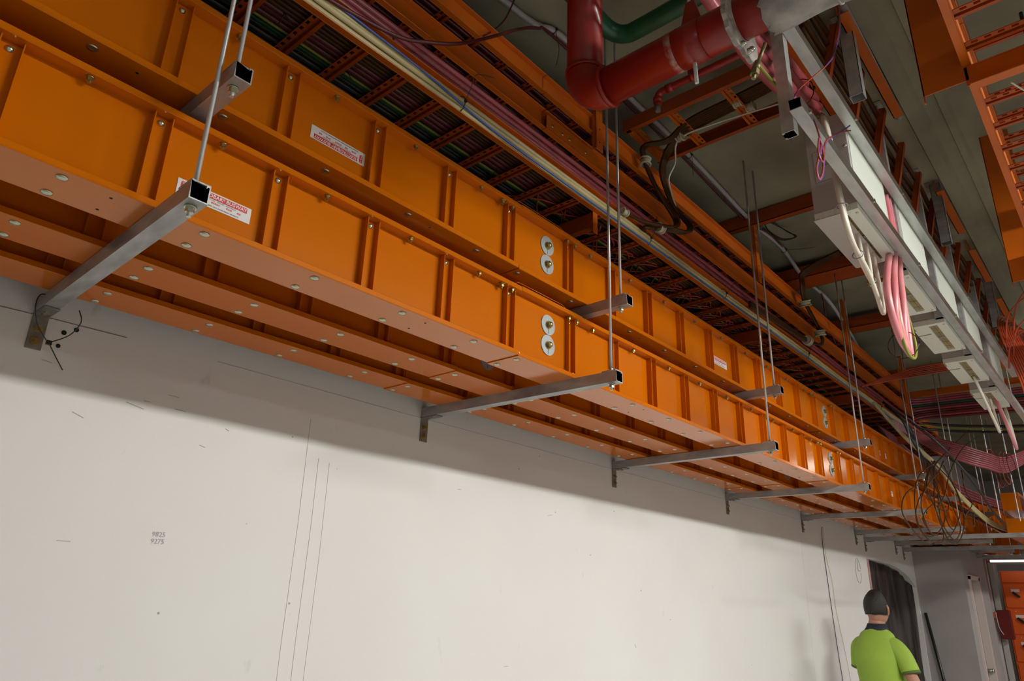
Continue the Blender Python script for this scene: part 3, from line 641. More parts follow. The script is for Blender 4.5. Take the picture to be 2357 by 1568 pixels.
v = thing('brass_fitting', 'small brass fitting hanging from the lagged end of the red pipe', 'fitting', (1.02, -1.80, .66))
MB().cyl((0, 0, .0), (-.012, .02, -.06), .005, n=10).out('stem', BRASS2, v); MB().cyl((-.012, .02, -.06), (-.018, .028, -.085), .010, n=12).cyl((-.018, .028, -.085), (-.02, .03, -.1), .012, n=6).cyl((-.02, .03, -.1), (-.022, .033, -.112), .006, n=8).out('body', BRASS2, v)
# green pipe
g = MB().tube([(-.2, -1.055, 1.43), (.9, -1.06, 1.43), (1.30, -1.065, 1.43), (1.41, -1.075, 1.425), (1.45, -1.12, 1.412), (1.452, -1.2, 1.405), (1.45, -1.5, 1.405), (1.45, -2.6, 1.405)], .036, 20, sub=5)
tag(g.out('green_pipe', GRN), 'dark green pipe with a bend behind the red riser', 'pipe')
# small red pipe
s_ = MB().tube([(1.75, -1.085, 1.265), (1.75, -1.085, 1.30), (1.75, -1.10, 1.325), (1.75, -1.14, 1.328), (1.75, -1.4, 1.328), (1.75, -1.62, 1.328)], .0155, 14, sub=6)
so = tag(s_.out('small_red_pipe', RED), 'small red pipe with an open elbow below the big red pipe', 'pipe')
MB().cyl((1.75, -1.085, 1.27), (1.75, -1.085, 1.235), .0115, n=10).out('threaded_nipple', mat('dull_metal_box', (.2, .21, .19), .4, .5), so)
MB().cyl((1.75, -1.13, 1.328), (1.75, -1.16, 1.328), .019, n=16).cyl((1.75, -1.085, 1.28), (1.75, -1.085, 1.305), .019, n=16).out('elbow_collar', RED, so)
tag(MB().box(1.742, 1.758, -1.262, -1.235, 1.34, CEIL).cyl((1.75, -1.24, 1.328), (1.75, -1.258, 1.328), .018, n=16).out('pipe_hanger', RED), 'flat red strap holding the small red pipe to the ceiling', 'pipe hanger')

# ================================================================ strut frame and grey enclosures
YF = -1.735
def vprof(w=.041): return channel41(0, 'y')
def rail_frame(x0, x1, z, label, w=.041):
    t = thing('frame_rail', label, 'strut', (x0, YF, z), 'long galvanised frame rails')
    prof = [(y, z_) for z_, y in channel41(0, 'x')]       # open side to +y
    ngon_prism(prof, 0, x1-x0, 'x').out('channel', GALVX, t)
    for k, x in enumerate((.07, .78, 1.5, 2.3, 3.05)):
        if x < x1-x0: MB().cyl((x, 0, .02), (x, -.008, .02), .009, n=6).out('bolt', BOLT, t)
    return t
rail_frame(1.50, 7.6, .787, 'lower long galvanised rail in front of the grey enclosures')
rail_frame(1.42, 6.5, 1.135, 'upper long galvanised rail in front of the grey enclosures')
def post(x, y, z0, z1, label, w=.041, solid=False, m=GALVX):
    t = thing('hanging_post', label, 'post', (x, y, z0), 'galvanised hanging posts')
    if solid:
        b = MB(); a = .0025
        b.box(0, w, 0, a, 0, z1-z0).box(0, w, w-a, w, 0, z1-z0).box(0, a, 0, w, 0, z1-z0).box(w-a, w, 0, w, 0, z1-z0); b.out('tube', m, t)
    else:
        prof = channel41(0, 'z'); ngon_prism([(u, v) for u, v in prof], 0, z1-z0, 'z').out('channel', m, t)
    MB().box(-.03, w+.03, -.02, w+.02, z1-z0-.005, z1-z0).out('head_plate', GALV, t)
    return t
post(1.53, YF+.042, .735, CEIL, 'near vertical galvanised post joining both long rails')
post(2.225, -1.775, 1.285, CEIL, 'hanging square tube with an open lower end right of the upper rail', .055, True)
post(3.9, -1.775, 1.30, CEIL, 'second hanging square tube right of the upper rail', .055, True, GALV)
post(5.6, -1.775, 1.30, CEIL, 'third hanging square tube right of the upper rail', .055, True, GALV)
post(2.93, YF+.042, .78, CEIL, 'thin galvanised post in the gap after the first enclosure'); post(3.70, YF+.042, .78, CEIL, 'thin galvanised post in the gap after the second enclosure')
post(4.46, YF+.042, .78, CEIL, 'thin galvanised post in the gap after the third enclosure'); post(5.3, YF+.042, .78, CEIL, 'thin galvanised post in the gap after the fourth enclosure')
BX = [2.215, 2.985, 3.735, 4.52, 5.385]
bn = ['nearest grey electrical enclosure with handwritten marks on its end', 'second grey electrical enclosure, with yellow earth tags', 'third grey electrical enclosure, with brown gland slots', 'fourth grey electrical enclosure behind the long rail', 'farthest grey electrical enclosure at the rail ends']
for i, x in enumerate(BX):
    t = thing('enclosure', bn[i], 'electrical enclosure', (x, -1.690, .76), 'grey electrical enclosures')
    L = .545; D = .165; Hh = .465
    MB().box(0, L, 0, D, .03, Hh, .003, seg=2).out('body', BOXG, t)
    MB().box(.02, L-.02, -.002, 0, .045, Hh-.02, .0012).out('front_cover', BOXP, t)
    # bottom gland box: frame with a slot
    b = MB().box(-.002, L+.008, -.002, .045, 0, .03, .001).box(-.002, L+.008, .085, D, 0, .03, .001).box(-.002, .03, .045, .085, 0, .03).box(L-.03, L+.008, .045, .085, 0, .03)
    b.out('gland_box', BOXP, t)
    gp = MB().box(.03, L-.03, .045, .085, .012, .02)
    gp.out('gland_plate', GLAND, t)
    sm = MB()
    for k in range(5): sm.box(.03+.09*k+.08, .032+.09*k+.08, .045, .085, .0115, .012)
    sm.box(.03, L-.03, .0645, .0655, .0115, .012); sm.out('gland_slots', DARK, t)
    MB().box(.26, .285, .05, .08, .004, .012).out('clamp', ALU, t)
    for xx in (.03, L-.02): MB().dome((xx, .012, 0), (0, 0, -1), .006, .005).out('screw', BOLT, t)
    MB().dome((-.0, .012, .30), (-1, 0, 0), .008, .006).out('side_screw', BOLT, t)
    e = MB().box(-.0012, 0, .055, .14, .17, .315); e.out('blanking_panel', BOXG, t)
    MB().box(-.0015, -.0002, .054, .055, .17, .315).box(-.0015, -.0002, .14, .141, .17, .315).box(-.0015, -.0002, .054, .141, .169, .170).box(-.0015, -.0002, .054, .141, .315, .316).out('panel_seam', mat('dark_scribe', (.2, .17, .13), .8), t)
    if i == 0:
        text_part('GLP\n 26', .026, mat('dark_scribe', (.2, .17, .13), .8), t, Matrix.Translation((-.0016, .108, .265))@Matrix.Rotation(-PI/2, 4, 'Z')@Matrix.Rotation(PI/2, 4, 'X'), 'handwriting')
        MB().box(-.004, L+.0, .055, D+.004, -.002, 0).out('bottom_plate', BOXG, t)
    if i in (1, 2, 3, 4):
        b = MB().box(-.003, .07, D-.01, D, -.0015, 0).box(.16, .17, .10, D, -.0015, 0)
        b.out('earth_tape', YELG, t)
# earth wires by box 2
for i in range(5): tag(MB().tube([(3.02-.005*i, -1.50, .80-.010*i), (3.0-.006*i, -1.555, .795-.010*i), (2.985-.004*i, -1.60, .79-.010*i)], .0038, 6).out('earth_wire', YELG), 'cut yellow-green earth wire stub beside the second enclosure, %s of five' % ORD[i], 'wire', 'earth wire stubs')
# cream cables into the nearest enclosure
YC = -1.76
for i, (gx, ex) in enumerate([(2.43, 0), (2.53, .05), (2.64, .12)]):
    o1 = .014*i
    pts = [(2.10+o1, -1.64, 1.16), (2.08+o1, -1.655, 1.0), (2.07+o1, -1.66, .85), (2.07+o1, -1.665, .74), (2.10+o1, -1.665, .655), (2.18+.01*i, -1.662, .60-.004*i)]
    if i == 0: pts += [(2.30, -1.655, .585), (2.38, -1.64, .60), (2.42, -1.63, .67), (2.43, -1.625, .78)]
    elif i == 1: pts += [(2.32, -1.655, .555), (2.44, -1.648, .535), (2.52, -1.63, .56), (2.54, -1.628, .66), (2.535, -1.625, .78)]
    else: pts += [(2.34, -1.662, .545), (2.48, -1.65, .50), (2.60, -1.635, .465), (2.68, -1.625, .49), (2.675, -1.625, .60), (2.645, -1.625, .78)]
    tag(MB().tube(pts, .0095, 10, sub=6).out('white_cable', CREAMW), 'warm white cable looping up into the nearest enclosure, %s of three' % ['shortest loop', 'middle loop', 'longest loop'][i], 'cable', 'warm white cables at the nearest enclosure')
for i, p in enumerate([(2.086, -1.665, .72), (2.24, -1.66, .575), (2.42, -1.652, .53)]):
    c = Vector(p); d_ = Vector((0, 0, 1)) if i == 0 else Vector((.9, 0, -.35)); a = d_.orthogonal().normalized(); e = d_.normalized().cross(a)
    tag(MB().tube([c+(a*math.cos(2*PI*k/12)+e*math.sin(2*PI*k/12))*(.021 if i < 2 else .018) for k in range(13)], .0022, 5, sub=1, smooth=False).out('cable_tie', mat('grey_tie', (.25, .25, .28), .4)), 'grey cable tie on the warm white cables, %s' % ['topmost', 'where they turn', 'lowest'][i], 'cable tie', 'grey cable ties')
# pink heavy cables behind the near post
for i, (dz, xe) in enumerate([(.0, 2.27), (-.060, 2.25), (.062, 2.30), (.125, 2.34)]):
    pts = [(1.0, -1.61, 1.09+dz), (1.4, -1.617, 1.04+dz), (1.8, -1.615, 1.12+dz), (2.05, -1.59, 1.225+dz*.9), (xe, -1.585, 1.33+dz*.85)]
    o = tag(MB().tube(pts, .0205, 12, sub=5).out('heavy_pink_cable', PINK2), 'thick dusty pink cable with a cut end behind the near post, %s' % ['second lowest', 'lowest', 'third lowest', 'topmost'][i], 'cable', 'thick pink cables behind the near post')
    MB().dome((xe-.001, -1.585, 1.329+dz*.85), (.85, .02, .45), .0205, .012).out('end_cap', PINK, o)
tag(MB().tube([(1.05, -1.62, 1.04), (1.3, -1.63, .975), (1.5, -1.64, .955), (1.72, -1.64, .99), (1.95, -1.63, 1.07), (2.2, -1.61, 1.235), (2.22, -1.61, 1.26)], .006, 8).out('earth_cable', YELG), 'thin yellow-green cable under the thick pink cables', 'cable')
tie((1.99, -1.60, 1.22), .05, None, 'black cable tie round the thick pink cables behind the near post', rz=1.3)
# pink coil between boxes
for i in range(5):
    o1 = .03*i; s1 = -.012*(i % 2)
    pts = [(2.81+.022*i, -1.665+s1, 1.12), (2.80+.024*i, -1.668+s1, .95), (2.74+.035*i, -1.675+s1, .80), (2.62+.05*i, -1.68+s1, .66), (2.52+.066*i, -1.685+s1, .53), (2.53+.060*i, -1.685, .41-.006*i), (2.64+.034*i, -1.68, .335-.006*i), (2.76+.012*i, -1.675, .335), (2.86, -1.66, .44), (2.88, -1.64, .62), (2.86, -1.63, .80)]
    tag(MB().tube(pts, .0145, 12, sub=6).out('pink_coil_cable', PINK), 'thick pink cable hanging in a long loop between the first two enclosures, %s strand' % ORD[i], 'cable', 'pink cables looping between enclosures')
tag(MB().tube([(2.80, -1.685, .72), (2.76, -1.69, .58), (2.83, -1.69, .46), (2.865, -1.69, .37), (2.80, -1.69, .295), (2.68, -1.69, .285), (2.62, -1.69, .36), (2.64, -1.69, .50), (2.61, -1.69, .60)], .0065, 10).out('earth_cable', YELG), 'yellow-green cable hanging lowest around the pink loop', 'cable')
tie((2.72, -1.67, .335), .06, None, 'black cable tie binding the bottom of the pink loop')
# coil of thin orange and violet wires
for i, m in enumerate([ORC, VIO]):
    o1 = .006*i
    pts = [(1.62, -1.73, .82), (1.54+o1, -1.765, .66), (1.47+o1, -1.77, .56), (1.435+o1, -1.77, .50), (1.45+o1, -1.77, .475), (1.50+o1, -1.77, .53), (1.53+o1, -1.77, .62), (1.51+o1, -1.77, .655), (1.46+o1, -1.775, .57), (1.50+o1, -1.775, .56), (1.55+o1, -1.77, .64), (1.60+o1, -1.77, .70), (1.72, -1.78, .79), (1.84, -1.79, .865+.02*i)]
    tag(MB().tube(pts, .0026, 6).out('wire_coil', m), '%s wire coiled below the lower long rail' % ['orange-red', 'violet'][i], 'wire', 'thin coiled control wires')
    tag(MB().tube([(2.05+.02*i, -1.775, CEIL), (1.98+.01*i, -1.78, 1.46), (1.80, -1.785-.004*i, 1.19), (1.66, -1.785, 1.03), (1.6, -1.70, .93), (1.60, -1.66, .85), (1.60, -1.66, .74)], .0026, 6).out('hanging_wire', m), '%s wire hanging from the ceiling past the upper long rail' % ['orange-red', 'violet'][i], 'wire', 'thin hanging control wires')
# trays behind the frame, near the ceiling
t = thing('edge_tray', 'orange ladder tray hung on edge behind the upper long rail, holding brown cables', 'cable tray', (1.75, -1.66, 1.345))
MB().box(0, 5.2, 0, .062, 0, .004).box(0, 5.2, .058, .062, 0, .05).out('bottom_rail', TRAY, t)
for x0, x1 in ((.35, 1.22), (2.1, 2.75), (3.05, 3.7), (4.1, 4.8)): MB().box(x0, x1, -.135, -.09, .262, .266).box(x0, x1, -.094, -.09, .262, .345).out('top_plate', TRAY, t)
rq = None
for k in range(14):
    x = .42+.36*k
    if rq is None:
        rb_ = MB().box(0, .035, 0, .004, 0, .30).box(0, .004, 0, .03, 0, .30).box(.031, .035, 0, .03, 0, .30); rb_.xf(Matrix.Rotation(.24, 4, 'X')); rq = rb_.out('rung', TRAYD, t, (x, .0, .0))
    else: link_copy(rq, t, (x, 0, 0))
for i in range(5): runx('tray_cable', 1.9, 7.0, -1.632-.014*i, 1.41+.048*i, .012, BROWN, 'brown cable held by the tray hung on edge, %s from below' % ORD[i], 'brown cables behind the frame', seed=120+i, wob=.012)
tag(MB().tube([(2.1, -1.775, 1.66), (3.05, -1.765, 1.66)], .018, 12).out('conduit', PVC), 'short grey pipe tight under the ceiling beside the orange edge plate', 'conduit')
for i, (x, y) in enumerate([(6.9, -1.45), (7.0, -1.62), (4.9, -1.25), (5.1, -1.3), (8.2, -1.2), (8.3, -1.35), (9.1, -1.6), (9.2, -1.75), (10.0, -1.4), (10.1, -1.55)]):
    tag(MB().cyl((x, y, .15 if x > 8 else 1.1), (x, y, CEIL), .006, n=8).out('threaded_rod', ROD), 'free-hanging threaded rod in the far ceiling space, %s from the camera' % ORD[i], 'threaded rod', 'far free-hanging rods')

# ================================================================ right-hand tray with big brackets
def wide_support(x, label):
    t = thing('bracket_frame', label, 'tray support', (x, 0, 0), 'wide orange support brackets')
    MB().box(0, .004, -2.165, -2.035, .835, CEIL, .001).box(0, .012, -2.039, -2.035, .81, CEIL).out('post', TRAY, t)
    MB().box(0, .004, -3.4, -2.155, .815, .885, .001).box(-.035, .004, -3.4, -2.165, .795, .7995, .001).box(-.002, .05, -3.4, -2.165, .882, .886).out('arm', TRAY, t)
    return t
wide_support(1.76, 'nearest wide orange bracket hanging at the upper right'); wide_support(3.56, 'second wide orange bracket hanging at the right'); wide_support(5.4, 'third wide orange bracket hanging at the right')
for k, (z, nm) in enumerate([(.89, 'lower'), (1.12, 'upper')]):
    ladder_x(-.4, 1.85, -2.80, -2.175, z, 'orange ladder tray at the upper right, %s tier, near length' % nm, h=.075, group='right-hand ladder trays', out=-1)
    ladder_x(1.85, 4.9, -2.80, -2.175, z, 'orange ladder tray at the upper right, %s tier, far length' % nm, h=.075, group='right-hand ladder trays', out=-1)
for i, (x, y) in enumerate([(1.62, -2.36), (2.02, -2.33)]):
    tag(MB().tube([(x, y, 1.2), (x+.01, y, .93), (x+.03, y, .80)], .006, 8).out('black_tube', BLKP), 'short black cable end dangling through the right-hand tray, %s' % ['near the arm', 'beyond the arm'][i], 'cable')
for i, c in enumerate([[(1.5, -2.30, .88), (1.55, -2.38, .87), (1.52, -2.45, .875), (1.6, -2.5, .88)], [(1.92, -2.26, .88), (1.98, -2.3, .86), (2.0, -2.36, .865), (1.92, -2.4, .88)]]):
    tag(MB().tube(c, .003, 6).out('thin_wire', CREAMW), 'thin cream wire curling under the right-hand tray, %s' % ['near the arm', 'beyond the arm'][i], 'wire')

# coil of orange red cables at right
for i in range(9):
    r1 = .15+.016*i; cx, cy, cz = 5.25+.02*i, -1.93, .92
    pts = [(cx+r1*1.5*math.cos(a), cy+.012*i-.03*math.sin(a*2), cz+r1*1.3*math.sin(a)) for a in [2*PI*k/14+.2*i for k in range(15)]]
    tag(MB().tube(pts, .0065, 7, sub=3).out('orange_coil', ORC), 'orange-red cable turn in the coil hanging at the right edge, %s turn' % ORD[i], 'cable', 'orange-red cable coil')
for i, (dz, dy) in enumerate([(0, 0), (.05, -.05), (-.12, -.02), (-.2, .02)]):
    tag(MB().tube([(5.0, -1.84+dy, 1.0+dz), (4.9, -1.9+dy, 1.15+dz), (4.7, -2.1, 1.2+dz), (4.5, -2.5, 1.22+dz)], .005, 6).out('orange_lead', ORC), 'loose orange-red cable leaving the coil to the right, %s' % ORD[i], 'cable', 'orange-red loose leads')

# ================================================================ far services
ty = thing('cross_tray', 'far orange perforated tray crossing the room in front of the grey enclosures', 'cable tray', (7.6, 0, 0))
MB().box(0, .004, -4.5, -.42, 1.62, CEIL-.005).box(-.03, .0, -4.5, -.42, 1.60, 1.604).out('upper_rail', TRAY, ty)
MB().box(0, .004, -4.5, -.35, 1.36, 1.43).box(-.03, 0, -4.5, -.35, 1.355, 1.36).out('lower_rail', TRAY, ty)
b = MB()
for k in range(22): b.cyl((-.001, -.5-.06*k, 1.66), (.0, -.5-.06*k, 1.66), .006, n=8)
b.out('perforations', DARK, ty)
for i in range(10):
    z = 1.335-.024*i; m = [PINKD, PINKD, PINKD, TEAL, DRED, PINKD, DRED, DRED, PINKD, DRED][i]
    tag(MB().tube([(7.62, -4.5, z-.02), (7.62, -2.2, z-.03), (7.6, -1.2, z-.0), (7.55, -.75, z-.005), (7.3, -.62, z+.0-.02*i), (6.9, -.66, 1.01-.002*i)], .0135, 8, sub=4).out('crossing_cable', m), 'heavy cable slung under the far cross tray, %s from the top' % ORD[i], 'cable', 'cables under the far cross tray')
for i in range(3):
    z = 1.10-.03*i
    tag(MB().tube([(7.9, -4.0, z-.12), (7.9, -1.9, z-.10), (7.9, -1.2, z-.04), (7.8, -.75, z+.03), (7.5, -.62, z+.05)], .013 if i != 1 else .007, 8).out('sagging_cable', [BLKP, YELG, BLKP][i]), '%s cable sagging across the far end, %s' % (['black', 'yellow-green', 'black'][i], ['top', 'middle', 'bottom'][i]), 'cable', 'black and green sagging cables')
for i in range(8):
    o1 = .020*i
    pts = [(6.3, -.66, .98-.006*i), (6.7, -.85, .82-o1*.5), (6.9, -1.15, .70-o1), (7.2, -1.3, .66-o1), (7.9, -1.36, .72-o1), (8.6, -1.5, .90-o1*.8), (9.3, -1.9, 1.15-o1*.6), (9.8, -2.4, 1.3)]
    tag(MB().tube(pts, .012, 8, sub=5).out('pink_drape', PINKD), 'dusty pink cable draped in a wide sag at the far end, %s strand' % ORD[i], 'cable', 'pink cables draped at the far end')
for i in range(8):
    o1 = .02*i
    pts = [(6.5, -.58, .98-.006*i), (7.5, -.62, .80-o1), (8.6, -.80, .60-o1*.8), (9.8, -1.05, .52-o1*.6), (11.4, -1.4, .50-.5*o1), (13, -1.6, .5-.5*o1)]
    tag(MB().tube(pts, .014, 8, sub=4).out('pink_run', DRED if i % 2 else PINKD), 'dark pink cable running on past the drape toward the far wall, %s strand' % ORD[i], 'cable', 'dark pink cables toward the far wall')
for i in range(3):
    pts = [(5.9, -.745, .93), (6.2, -.90, .66-.012*i), (6.7, -1.0, .50-.012*i), (7.2, -1.01, .37-.014*i), (7.87, -1.03, .27-.02*i), (8.7, -1.05, .20-.02*i), (9.9, -1.1, .17)]
    tag(MB().tube(pts, .011, 8, sub=5).out('cream_drape', CREAM), 'cream cable sagging down past the far struts, %s strand' % ORD[i], 'cable', 'cream cables sagging at the far end')
for i in range(4):
    pts = [(6.0, -.80, .95), (6.2, -1.1, .62), (6.7, -1.18, .45), (7.16, -1.2, .34), (7.9, -1.2, .20-.01*i), (8.8, -1.2, .14-.012*i), (9.6, -1.25, .17), (10.1, -1.4, .32)]
    tag(MB().tube([(x+.02*i, y, z) for x, y, z in pts], .009, 8, sub=5).out('black_drape', BLKP), 'black cable sweeping down across the far struts, %s strand' % ORD[i], 'cable', 'black cables sweeping down')
LOOPS = [
 [(6.12, -1.05, .30), (5.25, -1.05, .08), (4.95, -1.06, -.07), (5.04, -1.06, -.16), (5.41, -1.05, -.24), (5.65, -1.05, -.26), (6.05, -1.05, -.20), (6.52, -1.06, -.10), (6.99, -1.07, .15), (6.91, -1.05, .37), (6.32, -1.03, .47)],
 [(6.39, -1.07, .48), (5.58, -1.08, .25), (5.29, -1.08, .06), (5.29, -1.07, -.13), (5.51, -1.07, -.23), (5.93, -1.07, -.23), (6.09, -1.07, -.15), (5.88, -1.09, .0), (5.73, -1.08, .18), (6.19, -1.05, .41)],
 [(6.38, -1.04, .48), (5.88, -1.04, .23), (5.96, -1.04, .11), (6.45, -1.05, .06), (6.53, -1.06, .16), (5.93, -1.07, .07), (5.57, -1.05, -.07), (5.77, -1.04, -.16)],
 [(8.04, -1.10, 1.06), (6.66, -1.10, .60), (5.99, -1.10, .35), (6.02, -1.10, .18), (6.15, -1.10, -.05), (6.34, -1.10, -.10)],
 [(6.88, -1.15, .47), (6.87, -1.15, .28), (7.10, -1.15, .20), (6.61, -1.15, .03), (6.73, -1.15, .01), (6.98, -1.15, -.01), (7.06, -1.15, .11)],
 [(12.0, -1.3, 1.69), (9.54, -1.22, 1.36), (7.18, -1.20, .76), (6.12, -1.20, .36), (5.68, -1.20, .10), (5.6, -1.15, .0)],
 [(6.3, -1.0, .45), (6.0, -1.02, .22), (5.6, -1.03, .05), (5.5, -1.02, -.10), (5.75, -1.02, -.19), (6.2, -1.02, -.12), (6.5, -1.03, .05), (6.45, -1.0, .3), (6.3, -1.0, .45)],
 [(6.4, -1.1, .44), (6.7, -1.12, .22), (6.75, -1.12, .02), (6.5, -1.12, -.14), (6.2, -1.12, -.22), (5.9, -1.12, -.18), (5.8, -1.1, .02), (6.0, -1.08, .22), (6.3, -1.06, .46)],
 [(6.5, -1.0, .40), (6.9, -1.0, .24), (7.1, -1.02, .05), (7.0, -1.03, -.06), (6.6, -1.04, -.15), (6.3, -1.03, -.02), (6.4, -1.02, .2)],
 [(6.2, -1.14, .44), (5.9, -1.14, .30), (5.5, -1.14, .16), (5.15, -1.14, -.02), (5.3, -1.13, -.19), (5.6, -1.12, -.2)]]
for i, pts in enumerate(LOOPS):
    tag(MB().tube(pts, .0048, 6, sub=6).out('brown_wire_loop', BROWN), 'loose brown wire in the tangle hanging over the far busways, %s of ten' % ORD[i], 'wire', 'tangle of brown wire loops')
for i in range(7):
    a = 2*PI*i/7; pts = [(7.9+.3*math.cos(a+t), -1.42+.03*i, .62+.13*math.sin(a+t)*(1+.1*i)) for t in (0, .8, 1.6, 2.4, 3.2, 4.0)]
    tag(MB().tube(pts, .004, 6, sub=5).out('pink_wire_curl', [DRED, PINKD, ORC][i % 3]), 'thin reddish wire curl at the right edge of the far services, %s curl' % ORD[i], 'wire', 'reddish wire curls')
for i in range(6):
    pts = [(6.05+.03*i, -.80, .93), (6.1+.05*i, -.9, .80), (6.2+.04*i, -.92, .68), (6.3+.08*i, -.95, .55), (6.5+.1*i, -.93, .45)]
    tag(MB().tube(pts, .007, 7).out('black_tail', BLKP), 'black cable tail spilling over the far upper busway, %s' % ORD[i], 'cable', 'black cable tails')
for i in range(6):
    pts = [(5.6, -.75, 1.0), (5.9, -.95, 1.10+.01*i), (6.3, -1.2, 1.22+.015*i), (6.8, -1.4-.02*i, 1.38), (7.2, -1.7, 1.46+.008*i), (7.3, -2.2, 1.45)]
    tag(MB().tube(pts, .006, 6).out('orange_sweep', ORC), 'orange-red cable sweeping up toward the far cross tray, %s' % ORD[i], 'cable', 'orange-red sweeping cables')
for i in range(4):
    pts = [(4.95+.012*i, -1.62, .77), (5.1+.012*i, -1.64, .62), (5.3, -1.65, .5+.006*i), (5.42-.01*i, -1.65, .47), (5.48, -1.64, .56), (5.46-.012*i, -1.63, .72)]
    tag(MB().tube(pts, .008, 8).out('white_loop', CREAMW), 'warm white cable loop under the fourth and fifth enclosures, %s strand' % ORD[i], 'cable', 'white loops under the far enclosures')
for i in range(4):
    pts = [(5.7+.02*i, -1.63, .80), (5.75+.02*i, -1.66, .62), (5.95, -1.67, .47+.006*i), (6.1-.01*i, -1.66, .48), (6.15-.01*i, -1.65, .62), (6.12, -1.64, .8)]
    tag(MB().tube(pts, .012, 8).out('pink_loop', PINK if i < 2 else CREAMW), '%s cable loop hanging after the farthest enclosure, %s strand' % ('pink' if i < 2 else 'white', ORD[i]), 'cable', 'loops after the farthest enclosure')
# end plates of the far busway feed: big orange drops
tag(MB().box(8.5, 12.5, -1.36, -1.20, .28, .46, .002)  .box(8.5, 12.5, -1.64, -1.48, .28, .46, .002).out('busway_feed', BUS), 'pair of far orange busway feeds beyond the brown wire tangle', 'busway')
tag(MB().box(8.5, 12.5, -1.36, -1.20, .02, .20, .002).box(8.5, 12.5, -1.66, -1.48, .02, .20, .002).out('busway_feed', BUS), 'lower pair of far orange busway feeds resting on the long struts', 'busway')

# ================================================================ far end: switchboard, window, services on the wall
ex = 12.6
we = MB().box(ex, ex+.15, -.40, -.20, FLOOR, .40).box(ex, ex+.15, -6, -.40, .11, .40)
struct(we.out('wall_end', GREYW))
fr = MB().box(ex-.03, ex, -.44, -.37, FLOOR, -.03).box(ex-.03, ex, -2.2, -.37, -.03, .0)
struct(fr.out('trim_4', mat('pale_steel_frame', (.45, .44, .40), .5)))
win = struct(MB().box(ex+.05, ex+.06, -2.2, -.40, -.02, .12).out('window_1', mat('daylit_glazing', (.9, .9, .95), .4, emit=((1, .97, 1), 2.2))))
SWB = mat('orange_switchboard', (.72, .105, .008), .4)
sw = thing('switchboard', 'bright orange switchboard cabinet seen through the far doorway', 'switchboard', (13.1, -.42, FLOOR))
MB().box(0, .6, -1.9, 0, 0, -FLOOR-.10).out('carcass', SWB, sw)
hts = [2.26, 2.08, 1.72, 1.35, .97, .6, .2]
for i in range(len(hts)-1):
    p_ = MB().box(-.02, 0, -1.0, -.02, hts[i+1]+.012, hts[i]-.012, .003).out('drawer_front', SWB, sw)
    if i:
        z = (hts[i]+hts[i+1])/2+.02; y = -.17
        MB().box(-.022, -.02, y-.05, y+.06, z+.035, z+.075).out('name_plate', STICK, p_)
        MB().cyl((-.02, y, z), (-.06, y, z), .018, n=12).box(-.07, -.05, y-.06, y+.05, z-.016, z+.016, .004, Matrix.Rotation(.7, 3, 'X'), (-.06, y, z)).out('rotary_handle', BLKP, p_)
        MB().dome((-.02, -.12, hts[i]-.04), (-1, 0, 0), .008, .008).dome((-.02, -.14, hts[i+1]+.04), (-1, 0, 0), .008, .008).out('screw', BOLT, p_)
rb = thing('red_cabinet', 'dark red box fixed beside the far doorway frame', 'cabinet', (12.35, -.40, -1.0))
MB().box(0, .12, -.16, 0, -.06, .33, .01).out('body', mat('maroon_paint', (.14, .008, .006), .4), rb); MB().box(.0, .05, 0, .045, .22, .30).out('bracket', mat('faded_red_notice', (.55, .1, .06), .6), rb)
MB().tube([(-.0, .01, .3), (-.01, .0, .1), (-.01, -.04, 0)], .006, 6).out('cord', CREAMW, rb)
for i, (y, r) in enumerate([(-.335, .03), (-.27, .018)]):
    tag(MB().cyl((12.5, y, FLOOR), (12.5, y, .05), r, n=14).out('wall_pipe', mat('pinkish_pipe', (.5, .43, .42), .5)), 'pale vertical pipe beside the far doorway, %s' % ['wider', 'slimmer'][i], 'pipe', 'pale vertical wall pipes')
tag(MB().box(11.6, 11.75, -1.02, -.92, -.005, .10, .01).out('beacon', mat('grey_lamp_body', (.25, .27, .24), .5)), 'grey box hung among the far cables', 'box')
tag(MB().cyl((9.70, -.06, -.74), (9.66, -.25, FLOOR), .018, n=10).out('leaning_bar', BLKP), 'dark bar leaning against the grey return wall', 'bar')
# wires down the wall
tag(MB().tube([(6.47, -.02, -.02), (6.48, -.006, -.18), (6.52, -.006, -.7), (6.56, -.006, -1.1), (6.60, -.006, -1.4), (6.57, -.006, -1.8)], .0026, 6).out('hanging_wire', BLKP), 'dark wire hanging down the white wall left of the worker', 'wire')
tag(MB().tube([(6.5, -.02, -.02), (6.52, -.008, -.25), (6.62, -.006, -.5), (6.64, -.006, -.75), (6.75, -.006, -1.1), (6.9, -.006, -1.7)], .0018, 6).out('hanging_wire', CREAM), 'pale yellow wire hanging down the white wall beside the dark one', 'wire')

# ================================================================ the worker
SKIN = mat('skin', (.42, .20, .13), .55); HAIR = mat('black_hair', (.012, .009, .007), .6, bump=.6, bscale=120)
SHIRT = mat('lime_polo_fabric', (.30, .45, .05), .75, noise=.08, nscale=9, bump=.3, bscale=14); NAVY = mat('navy_fabric', (.012, .016, .03), .8)
W0 = Vector((6.0, -.50, FLOOR)); FA = -.30          # faces away from the camera, along the wall
P_ = thing('person', 'person in a lime polo shirt with black hair, back turned, beside the opening', 'person', W0)
P_.rotation_euler = (0, 0, FA)
